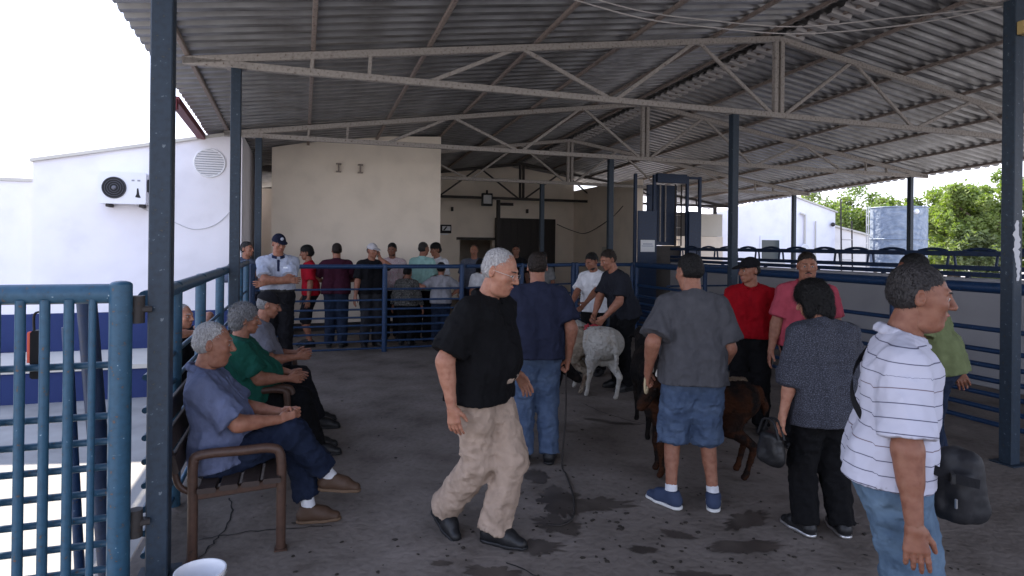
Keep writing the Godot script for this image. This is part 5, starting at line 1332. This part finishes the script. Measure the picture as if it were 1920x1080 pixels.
# one figure: every joint is laid out in metres from its feet, then skin, shirt, trousers, shoes and hair are meshed
func person(d: Dictionary) -> Node3D:
	var root := Node3D.new()
	root.name = numbered("person")
	add_child(root)
	var at: Vector3 = d.at
	root.position = at
	root.set_meta("label", d.label); root.set_meta("category", "person")
	if d.has("group"): root.set_meta("group", d.group)
	var s: float = d.get("h", 1.75) / 1.75
	var w: float = d.get("w", 1.0)
	var cell: float = d.get("cell", 0.022)
	var fwd := dirv(d.face)
	var rgt := Vector3(-fwd.z, 0, fwd.x)
	var cf := dirv(d.face + d.get("twist", 0.0))
	var cr := Vector3(-cf.z, 0, cf.x)
	var pel: Vector3 = d.get("pel", Vector3(0, 0.982 * s, 0))
	if d.has("pelw"): pel = d.pelw - at
	var lean: Vector2 = d.get("lean", Vector2(0.02, 0))
	var chest := pel + (Vector3.UP * 0.455 * s + fwd * lean.x + rgt * lean.y).limit_length(0.46 * s)
	var td := (chest - pel).normalized()
	var hv: Vector2 = d.get("head", Vector2(0, 0))      # turn and nod, in degrees
	var hf := dirv(d.face + hv.x) * cos(deg_to_rad(hv.y)) - Vector3.UP * sin(deg_to_rad(hv.y))
	var hr := hf.cross(Vector3.UP).normalized()
	var hu := hr.cross(hf).normalized()
	var hs := (0.55 + 0.45 * s) * float(d.get("hs", 1.0))
	var neck := chest + td * 0.045 * s
	var hc := chest + td * 0.07 * s + Vector3.UP * 0.115 * s + (hu * 0.02 + hf * 0.02) + fwd * float(d.get("headf", 0.015))
	var head_x := Transform3D(Basis(hr * hs, hu * hs, -hf * hs), hc)
	var sw := 0.172 * s * (0.6 + 0.4 * w)
	var sh := [chest - cr * sw - td * 0.04 * s, chest + cr * sw - td * 0.04 * s]
	var hip := [pel - rgt * 0.092 * s - Vector3.UP * 0.05 * s, pel + rgt * 0.092 * s - Vector3.UP * 0.05 * s]
	var ua := 0.29 * s; var fa := 0.255 * s; var th := 0.43 * s; var sn := 0.43 * s
	var elb := [Vector3.ZERO, Vector3.ZERO]; var wri := [Vector3.ZERO, Vector3.ZERO]
	var kne := [Vector3.ZERO, Vector3.ZERO]; var ank := [Vector3.ZERO, Vector3.ZERO]
	for i in 2:
		var side := -1.0 if i == 0 else 1.0
		var hk: String = "hl" if i == 0 else "hr"
		var tg: Vector3 = sh[i] + Vector3(0, -0.535 * s, 0) + cr * side * 0.07 * (0.5 + w) + cf * 0.05
		if d.has(hk): tg = d[hk] - at
		var ek: String = "el" if i == 0 else "er"
		var hint: Vector3 = -cf + cr * side * 0.5 - Vector3.UP * 0.3
		if d.has(ek): hint = d[ek]
		var r := ik(sh[i], tg, ua, fa, hint)
		elb[i] = r[0]; wri[i] = r[1]
		var fk: String = "fl" if i == 0 else "fr"
		var ft: Vector3 = rgt * side * 0.11 * s + Vector3(0, 0.085, 0)
		if d.has(fk): ft = d[fk] - at
		var kk: String = "kl" if i == 0 else "kr"
		var kh: Vector3 = fwd
		if d.has(kk): kh = d[kk]
		r = ik(hip[i], ft, th, sn, kh)
		kne[i] = r[0]; ank[i] = r[1]
	var lo := pel; var hi := pel
	for p in [chest, hc, sh[0], sh[1], elb[0], elb[1], wri[0], wri[1], kne[0], kne[1], ank[0], ank[1]]:
		lo = lo.min(p); hi = hi.max(p)
	var belly: float = d.get("belly", 0.0)
	var pd := Vector3.ONE * (0.2 + 0.06 * w + belly)
	var a1 := 0.055 * s * (0.5 + 0.5 * w)
	var tw := 0.07 * s * w; var tr := 0.1 * s * (0.55 + 0.45 * w)
	# skin: the whole figure in one surface
	var F := Field.new(lo - Vector3(0.14, 0.1, 0.14), hi + Vector3(0.14, 0.02, 0.14), cell)
	for i in 2:
		var side2 := -1.0 if i == 0 else 1.0
		F.bone(pel + rgt * side2 * tw, chest + cr * side2 * 0.08 * s - td * 0.09, tr * 0.94, tr * 0.92, 0.04)
		F.bone(chest - td * 0.02, sh[i], 0.052 * s, 0.046 * s, 0.04)
		F.bone(sh[i], elb[i], a1 * 0.98, a1 * 0.82, 0.02)
		F.bone(elb[i], wri[i], a1 * 0.82, 0.03 * s, 0.02)
		F.bone(elb[i].lerp(wri[i], 0.08), elb[i].lerp(wri[i], 0.45), a1 * 0.86, a1 * 0.72, 0.02)
		F.bone(hip[i], kne[i], 0.082 * s, 0.056 * s, 0.03)
		F.bone(kne[i], ank[i], 0.055 * s, 0.036 * s, 0.03)
		var back: Vector3 = ((kne[i] - hip[i]).normalized() - (ank[i] - kne[i]).normalized())
		back = (back if back.length() > 0.15 else -fwd * 0.2).normalized() * 0.016 if back.length() > 0.15 else -fwd * 0.016
		F.bone(kne[i].lerp(ank[i], 0.15) + back, kne[i].lerp(ank[i], 0.5) + back, 0.054 * s, 0.046 * s, 0.02)
	F.bone(neck - td * 0.03, hc - hu * 0.045 * hs - hf * -0.0 - hf * 0.012, 0.064 * s * (0.6 + 0.4 * w), 0.057 * s * (0.6 + 0.4 * w), 0.03)
	var pieces := [F.net(), placed(T["head_" + d.get("face_kind", "man")], head_x)]
	for i in 2:
		var side3 := -1.0 if i == 0 else 1.0
		var fd: Vector3 = (wri[i] - elb[i]).normalized()
		var hd: Vector3 = d.get("handdir_l" if i == 0 else "handdir_r", fd)
		hd = (hd.normalized() + fd * 0.4).normalized()
		var pn: Vector3 = d.get("palm_l" if i == 0 else "palm_r", -cr * side3)    # where the palm faces
		pn = (pn - hd * pn.dot(hd)).normalized()
		var xb := hd.cross(pn).normalized()     # thumb side for the right hand is toward the front
		# template: y = -hd, z = -palm, x = thumb; mirrored for the left hand
		var bx := Basis((-hd).cross(-pn), -hd, -pn)
		var hm := Basis.from_scale(Vector3.ONE * 0.98 * s)
		var thumb: Vector3 = cf + Vector3.UP * 0.3
		if d.has("thumb_l") and i == 0: thumb = d.thumb_l
		if d.has("thumb_r") and i == 1: thumb = d.thumb_r
		if bx.x.dot(thumb) < 0.0: bx = Basis(-bx.x, bx.y, bx.z)
		var kind: String = d.get("hand_l" if i == 0 else "hand_r", "relaxed")
		if cell < 0.03: pieces.append(placed(T["hand_" + kind], Transform3D(bx * hm, wri[i])))
	commit(pieces, "body", d.skin, root)
	# shirt
	var sl: float = d.get("sleeve", 0.78)
	var e: float = d.get("fit", 0.016)
	var hem: float = d.get("hem", -0.08) * s
	if d.has("shirt"):
		var glo := lo - pd
		glo.y = minf(pel.y + minf(hem, 0.0) - 0.13, minf(elb[0].y, elb[1].y) - 0.12 if sl > 0.9 else 9.0)
		if sl > 1.0: glo.y = minf(glo.y, minf(wri[0].y, wri[1].y) - 0.08)
		var G := Field.new(glo, (hi + pd).min(Vector3(9, chest.y + 0.16 * s, 9)), cell * 0.9)
		var weave := func(G: Field):
			for i in 2:
				var side4 := -1.0 if i == 0 else 1.0
				G.bone(pel + rgt * side4 * tw * 1.05 + td * 0.05, chest + cr * side4 * 0.085 * s - td * 0.09, tr + e, tr + e * 0.8, 0.05)
				if hem < 0.05: G.bone(pel + rgt * side4 * tw * 1.15 + td * 0.06, pel + rgt * side4 * tw * 1.2 + td * hem, tr + e * 1.2, tr + e * 1.7, 0.05)
				if hem < 0.05: G.bone(pel + rgt * side4 * tw - fwd * 0.045 + td * 0.06, pel + rgt * side4 * tw * 1.1 - fwd * 0.052 + td * hem, 0.09 * s * (0.5 + 0.5 * w) + e * 0.8, 0.094 * s * (0.5 + 0.5 * w) + e * 1.1, 0.05)
				G.bone(chest - td * 0.03, sh[i], 0.052 * s + e, 0.044 * s + e, 0.05)
				G.bone(neck - td * 0.012, sh[i].lerp(neck, 0.3), 0.052 * s, 0.05 * s, 0.04)
				if sl <= 1.0:
					G.bone(sh[i], sh[i].lerp(elb[i], sl), a1 + e, a1 + e * 1.5, 0.025, false, true)
					if cell < 0.018: G.bone(sh[i].lerp(elb[i], sl - 0.1), sh[i].lerp(elb[i], sl), a1 + e * 1.45 + 0.003, a1 + e * 1.5 + 0.004, 0.004, true, true)
				else:
					G.bone(sh[i], elb[i], a1 + e, a1 * 0.9 + e, 0.025)
					G.bone(elb[i], elb[i].lerp(wri[i], sl - 1.0), a1 * 0.9 + e, lerpf(a1 * 0.85, 0.03, sl - 1.0) + e, 0.025, false, true)
				if belly >= 0.0: G.bone(chest + cr * side4 * 0.07 * s + cf * 0.035 * s - td * 0.1, chest + cr * side4 * 0.07 * s + cf * 0.03 * s - td * 0.2, 0.075 * s + e, 0.075 * s + e, 0.05)
			if belly > 0.0:
				G.ell(pel + td * 0.16 * s + fwd * (0.045 + belly * 0.6), Vector3(0.14 * w, 0.17, 0.115 * w + belly * 0.3) * s, 0.07)
				G.bone(pel + td * 0.14 * s + fwd * (0.05 + belly * 0.5), pel + td * hem + fwd * (0.03 + belly * 0.45), 0.105 * w * s, 0.1 * w * s, 0.06)
			G.rough(folds, -float(d.get("creases", 0.015)), Vector3(5.0, 2.4, 5.0), 0.03, 0.4, Vector3(1.6, 4.0, 1.6))
		weave.call(G)
		G.cut(pel + td * hem, -td)
		G.cut(neck + td * 0.028 * s, (td + cf * 0.5).normalized())
		var g := G.net()
		if d.has("stripes"):
			var uv := PackedVector2Array()
			for v in (g[0] as PackedVector3Array):
				var best := Vector2(v.x, (v - pel).dot(td))
				for i in 2:
					var ax: Vector3 = (elb[i] - sh[i]).normalized()
					var q: Vector3 = v - sh[i]
					var t := q.dot(ax)
					var off2: float = (q - ax * t).length()
					if off2 < a1 + e * 2.2 + 0.015 and t > 0.05 and q.dot(cr) * (-1.0 if i == 0 else 1.0) > -0.03: best = Vector2(v.x, (sh[i] - pel).dot(td) - t)
				uv.append(best)
			g.append(uv)
		var shi := commit([g], "shirt", d.shirt, root)
		if d.has("placket"):
			patch(weave, chest + cf * 0.12 - td * 0.075 * s, cf, cr, 0.017, 0.075 * s, 0.004, "placket", d.placket, shi)
		if d.has("badge"):
			patch(weave, chest + cf * 0.12 - cr * 0.085 * s - td * 0.1 * s, cf, cr, 0.03, 0.012, 0.003, "badge", d.badge, shi)
		if d.has("collar"):
			var ring := Field.new(neck - Vector3.ONE * 0.16, neck + Vector3.ONE * 0.16, 0.009 if cell < 0.017 else 0.013)
			var nr := 0.066 * s * (0.6 + 0.4 * w) + 0.008
			for j in 10:
				var p0 := TAU * (j + 0.5) / 11.0; var p1 := TAU * (j + 1.5) / 11.0
				var c0 := neck + (cr * sin(p0) + cf * cos(p0)) * nr + td * (0.016 - 0.026 * cos(p0)) + cf * 0.008
				var c1 := neck + (cr * sin(p1) + cf * cos(p1)) * nr + td * (0.016 - 0.026 * cos(p1)) + cf * 0.008
				ring.bone(c0, c1, 0.010, 0.010, 0.008)
				ring.bone(c0 + (c0 - neck) * 0.16 - td * 0.022, c1 + (c1 - neck) * 0.16 - td * 0.022, 0.012, 0.012, 0.014)
			commit([ring.net()], "collar", d.collar, root)
	# trousers
	if d.has("trousers"):
		var pf: float = d.get("loose", 0.018)
		var full: float = d.get("leg", 2.0)      # 1 = to the knee, 2 = to the ankle
		var L := Field.new(lo - pd, Vector3(hi.x + 0.25, maxf(pel.y + 0.2, maxf(kne[0].y, kne[1].y) + 0.15), hi.z + 0.25), cell * 0.9)
		var tailor := func(L: Field):
			for i in 2:
				var side5 := -1.0 if i == 0 else 1.0
				L.bone(pel + rgt * side5 * tw + td * 0.14, pel + rgt * side5 * tw * 1.1 - td * 0.03, tr + 0.004, tr + 0.006, 0.04)
				L.bone(pel + rgt * side5 * tw - fwd * 0.035 - td * 0.04, hip[i] - fwd * 0.03, 0.098 * s * (0.5 + 0.5 * w), 0.09 * s * (0.5 + 0.5 * w), 0.04)
				var tl: float = minf(1.0, full)
				L.bone(hip[i], hip[i].lerp(kne[i], tl), 0.09 * s * (0.5 + 0.5 * w) + pf * 0.6, lerpf(0.09, 0.062, tl) * s * (0.6 + 0.4 * w) + pf, 0.035, false, full <= 1.0)
				if full > 1.0:
					var cu: float = minf(1.0, full - 1.0)
					L.bone(kne[i], kne[i].lerp(ank[i], cu), 0.06 * s * (0.6 + 0.4 * w) + pf, lerpf(0.062, d.get("cuff", 0.062), cu) * s + pf * 0.6, 0.03, false, true)
			if belly > 0.0: L.ell(pel + td * 0.06 * s + fwd * (0.03 + belly * 0.4), Vector3(0.14 * w, 0.1, 0.12 * w) * s, 0.05)
			L.rough(folds, -0.015, Vector3(5.5, 3.6, 5.5), 0.03, 0.6, Vector3(1.5, 3.2, 1.5))
		tailor.call(L)
		L.cut(pel + td * 0.085 * s, td)
		var tro := commit([L.net()], "trousers", d.trousers, root)
		if d.get("pockets", false):
			for sp in [-1.0, 1.0]:
				patch(tailor, pel + rgt * sp * 0.088 * w * s - fwd * 0.13 - td * 0.02, -fwd, rgt, 0.062 * s, 0.072 * s, 0.008, "back_pocket", d.get("pocket_m", d.trousers), tro)
		if d.get("belt", false):
			patch(tailor, pel + td * 0.06 * s, fwd, rgt, 0.3, 0.02 * s, 0.006, "belt", mats.black, tro, true)
	# shoes
	for i in 2:
		var td2: float = d.get("toe_l" if i == 0 else "toe_r", d.face + (-12.0 if i == 0 else 12.0))
		var tp: float = d.get("tip_l" if i == 0 else "tip_r", 0.0)       # toe pointing down, degrees
		var bz := dirv(td2) * cos(deg_to_rad(tp)) - Vector3.UP * sin(deg_to_rad(tp))
		var bs := Basis(bz.cross(Vector3.UP).normalized(), Vector3.ZERO, -bz)
		bs.y = bs.z.cross(bs.x)
		var x := Transform3D(bs * Basis.from_scale(Vector3.ONE * s * d.get("shoe_size", 1.0)), ank[i] - bs.y * 0.083 * s)
		var sh_o := commit([placed(T.shoe, x)], "shoe", d.shoes, root)
		commit([placed(T.sole, x)], "sole", d.get("soles", d.shoes), sh_o)
		if d.has("socks"):
			var K := Field.new(ank[i] - Vector3.ONE * 0.16, ank[i] + Vector3.ONE * 0.22, 0.009)
			K.bone(ank[i] + (kne[i] - ank[i]).normalized() * 0.0, ank[i] + (kne[i] - ank[i]).normalized() * float(d.get("sock_len", 0.07)), 0.043 * s, 0.042 * s, 0.01, false, true)
			commit([K.net()], "sock", d.socks, root)
	# hair, brows, eyes
	if d.has("hair"): commit([placed(T["hair_" + d.hair], head_x)], "cap" if d.hair == "cap" else "hair", d.hair_m, root)
	if d.has("under"): commit([placed(T["hair_" + d.under], head_x)], "hair", d.under_m, root)
	var brow: Material = d.get("brow_m", d.get("under_m", d.get("hair_m", d.skin)))
	if cell < 0.021: commit([placed(T.lips, head_x)], "lips", mats.lips, root)
	if cell < 0.03:
		for sx in [-1.0, 1.0]:
			commit([placed(T.eyebrow, head_x * Transform3D(Basis.from_scale(Vector3(sx, 1, 1)), Vector3.ZERO))], "eyebrow", brow, root)
			var ey := ball_mesh(0.0112 * hs); var eo := MeshInstance3D.new()
			eo.name = "eye"; eo.mesh = ey; eo.material_override = mats.eye_white; root.add_child(eo, true)
			eo.position = head_x * Vector3(sx * 0.031, 0.0035, -0.0815)
			var io := MeshInstance3D.new()
			io.name = "iris"; io.mesh = ball_mesh(0.0068 * hs); io.material_override = mats.eye_dark; eo.add_child(io, true)
			io.position = head_x.basis * Vector3(sx * 0.0005, -0.001, -0.0058)
	if d.has("beard_m"): commit([placed(T.beard, head_x)], "beard", d.beard_m, root)
	if d.has("moustache_m"): commit([placed(T.moustache, head_x)], "moustache", d.moustache_m, root)
	last_head = head_x
	last_hands = wri
	last_body = [pel, chest, td, fwd, rgt]
	return root
# ---------------------------------------------------------------- implicit surfaces: tapered bones joined smoothly, meshed as surface nets
class Field:
	var o := Vector3.ZERO
	var c := 0.01
	var nx := 0
	var ny := 0
	var nz := 0
	var f := PackedFloat32Array()
	func _init(lo: Vector3, hi: Vector3, cell: float):
		o = lo; c = cell
		nx = int(ceil((hi.x - lo.x) / c)) + 2; ny = int(ceil((hi.y - lo.y) / c)) + 2; nz = int(ceil((hi.z - lo.z) / c)) + 2
		f.resize(nx * ny * nz); f.fill(0.5)
	# a tapered bone; ca / cb cut its ends flat; fl flattens it along the unit vector fd
	func bone(a: Vector3, b: Vector3, ra: float, rb: float, k := 0.03, ca := false, cb := false):
		var g := f
		f = PackedFloat32Array()
		var pad: float = max(ra, rb) + k + c * 2.0
		var lo := a.min(b) - Vector3.ONE * pad - o
		var hi := a.max(b) + Vector3.ONE * pad - o
		var x0: int = max(0, int(lo.x / c)); var y0: int = max(0, int(lo.y / c)); var z0: int = max(0, int(lo.z / c))
		var x1: int = min(nx, int(hi.x / c) + 1); var y1: int = min(ny, int(hi.y / c) + 1); var z1: int = min(nz, int(hi.z / c) + 1)
		var v := b - a
		var len2: float = max(v.length_squared(), 1e-9)
		var ln := sqrt(len2)
		var bx := v.x; var by := v.y; var bz := v.z
		var inv := 1.0 / len2
		var dr := rb - ra
		var ik := 0.25 / k
		var cl := ca or cb
		for z in range(z0, z1):
			var pz := o.z + z * c - a.z
			for y in range(y0, y1):
				var py := o.y + y * c - a.y
				var i := (z * ny + y) * nx + x0
				var px := o.x + x0 * c - a.x
				var s := py * by + pz * bz
				for x in range(x0, x1):
					var tt := (px * bx + s) * inv
					var t := 0.0 if tt < 0.0 else (1.0 if tt > 1.0 else tt)
					var dx := px - t * bx
					var dy := py - t * by
					var dz := pz - t * bz
					var d := sqrt(dx * dx + dy * dy + dz * dz) - ra - t * dr
					if cl:
						if cb: d = maxf(d, (tt - 1.0) * ln)
						if ca: d = maxf(d, -tt * ln)
					var e := g[i]
					var h := k - absf(d - e)
					if d < e: e = d
					if h > 0.0: e -= h * h * ik
					g[i] = e
					i += 1
					px += c
		f = g
	# an ellipsoid with its own axes; sub carves it away
	func ell(m: Vector3, r: Vector3, k := 0.02, sub := false, bs := Basis.IDENTITY):
		var g := f
		f = PackedFloat32Array()
		var pad: float = max(r.x, max(r.y, r.z)) + k + c * 2.0
		var ext := Vector3.ONE * pad
		if bs == Basis.IDENTITY: ext = r + Vector3.ONE * (k + c * 2.0)
		var lo := m - ext - o
		var hi := m + ext - o
		var x0: int = max(0, int(lo.x / c)); var y0: int = max(0, int(lo.y / c)); var z0: int = max(0, int(lo.z / c))
		var x1: int = min(nx, int(hi.x / c) + 1); var y1: int = min(ny, int(hi.y / c) + 1); var z1: int = min(nz, int(hi.z / c) + 1)
		var inv := bs.transposed()
		var ik := 0.25 / k
		for z in range(z0, z1):
			for y in range(y0, y1):
				var i := (z * ny + y) * nx + x0
				for x in range(x0, x1):
					var p := Vector3(o.x + x * c - m.x, o.y + y * c - m.y, o.z + z * c - m.z)
					p = inv * p / r
					var k0 := p.length()
					var k1 := (p / r).length()
					var d := k0 * (k0 - 1.0) / maxf(k1, 1e-6)
					if k0 < 0.05: d = -minf(r.x, minf(r.y, r.z))
					var e := g[i]
					if sub:
						d = -d
						var h := k - absf(d - e)
						if d > e: e = d
						if h > 0.0: e += h * h * ik
					else:
						var h2 := k - absf(d - e)
						if d < e: e = d
						if h2 > 0.0: e -= h2 * h2 * ik
					g[i] = e
					i += 1
		f = g
	# keep only what lies below the plane through p with outward normal n
	func cut(p: Vector3, n: Vector3):
		var g := f
		f = PackedFloat32Array()
		var i := 0
		for z in nz:
			for y in ny:
				var s := (o.y + y * c - p.y) * n.y + (o.z + z * c - p.z) * n.z + (o.x - p.x) * n.x
				var step := c * n.x
				for x in nx:
					if s > g[i]: g[i] = s
					s += step
					i += 1
		f = g
	# creases and unevenness of the surface itself
	func rough(n: FastNoiseLite, amp: float, sc: Vector3, within := 0.05, more := 0.0, ms := Vector3.ONE):
		var g := f
		f = PackedFloat32Array()
		var i := 0
		for z in nz:
			for y in ny:
				for x in nx:
					var e := g[i]
					if e < within and e > -within:
						var q := Vector3(o.x + x * c, o.y + y * c, o.z + z * c) * sc
						var v := n.get_noise_3dv(q)
						if more > 0.0: v += more * n.get_noise_3dv(q * ms)
						g[i] = e + amp * v
					i += 1
		f = g
	func net() -> Array:
		var vs := PackedVector3Array()
		var ns := PackedVector3Array()
		var ids := PackedInt32Array()
		var at := PackedInt32Array()
		at.resize(nx * ny * nz)
		var sy := nx
		var sz := nx * ny
		var g := f
		var lim := c * 3.2
		for z in range(nz - 1):
			for y in range(ny - 1):
				var i := z * sz + y * sy
				for x in range(nx - 1):
					var a := g[i]
					if a < lim and a > -lim:
						var b := g[i + 1]; var d := g[i + sy]; var e := g[i + sy + 1]
						var a2 := g[i + sz]; var b2 := g[i + sz + 1]; var d2 := g[i + sz + sy]; var e2 := g[i + sz + sy + 1]
						var mn := minf(minf(minf(a, b), minf(d, e)), minf(minf(a2, b2), minf(d2, e2)))
						var mx := maxf(maxf(maxf(a, b), maxf(d, e)), maxf(maxf(a2, b2), maxf(d2, e2)))
						if mn < 0.0 and mx >= 0.0:
							var sx := 0.0; var sv := 0.0; var sw := 0.0; var cnt := 0
							if (a < 0.0) != (b < 0.0): sx += a / (a - b); cnt += 1
							if (d < 0.0) != (e < 0.0): sx += d / (d - e); sv += 1.0; cnt += 1
							if (a2 < 0.0) != (b2 < 0.0): sx += a2 / (a2 - b2); sw += 1.0; cnt += 1
							if (d2 < 0.0) != (e2 < 0.0): sx += d2 / (d2 - e2); sv += 1.0; sw += 1.0; cnt += 1
							if (a < 0.0) != (d < 0.0): sv += a / (a - d); cnt += 1
							if (b < 0.0) != (e < 0.0): sv += b / (b - e); sx += 1.0; cnt += 1
							if (a2 < 0.0) != (d2 < 0.0): sv += a2 / (a2 - d2); sw += 1.0; cnt += 1
							if (b2 < 0.0) != (e2 < 0.0): sv += b2 / (b2 - e2); sx += 1.0; sw += 1.0; cnt += 1
							if (a < 0.0) != (a2 < 0.0): sw += a / (a - a2); cnt += 1
							if (b < 0.0) != (b2 < 0.0): sw += b / (b - b2); sx += 1.0; cnt += 1
							if (d < 0.0) != (d2 < 0.0): sw += d / (d - d2); sv += 1.0; cnt += 1
							if (e < 0.0) != (e2 < 0.0): sw += e / (e - e2); sx += 1.0; sv += 1.0; cnt += 1
							at[i] = vs.size()
							var q := c / cnt
							vs.append(Vector3(o.x + x * c + sx * q, o.y + y * c + sv * q, o.z + z * c + sw * q))
							ns.append(Vector3(b + e + b2 + e2 - a - d - a2 - d2, d + e + d2 + e2 - a - b - a2 - b2, a2 + b2 + d2 + e2 - a - b - d - e).normalized())
							if x > 0 and y > 0 and z > 0:
								if (a < 0.0) != (b < 0.0): quad(ids, at[i], at[i - sy], at[i - sy - sz], at[i - sz], a < 0.0)
								if (a < 0.0) != (d < 0.0): quad(ids, at[i], at[i - sz], at[i - sz - 1], at[i - 1], a < 0.0)
								if (a < 0.0) != (a2 < 0.0): quad(ids, at[i], at[i - 1], at[i - 1 - sy], at[i - sy], a < 0.0)
					i += 1
		return [vs, ns, ids]
	func quad(ids: PackedInt32Array, p: int, q: int, r: int, s: int, flip: bool):
		if flip:
			ids.append(p); ids.append(s); ids.append(r); ids.append(p); ids.append(r); ids.append(q)
		else:
			ids.append(p); ids.append(q); ids.append(r); ids.append(p); ids.append(r); ids.append(s)
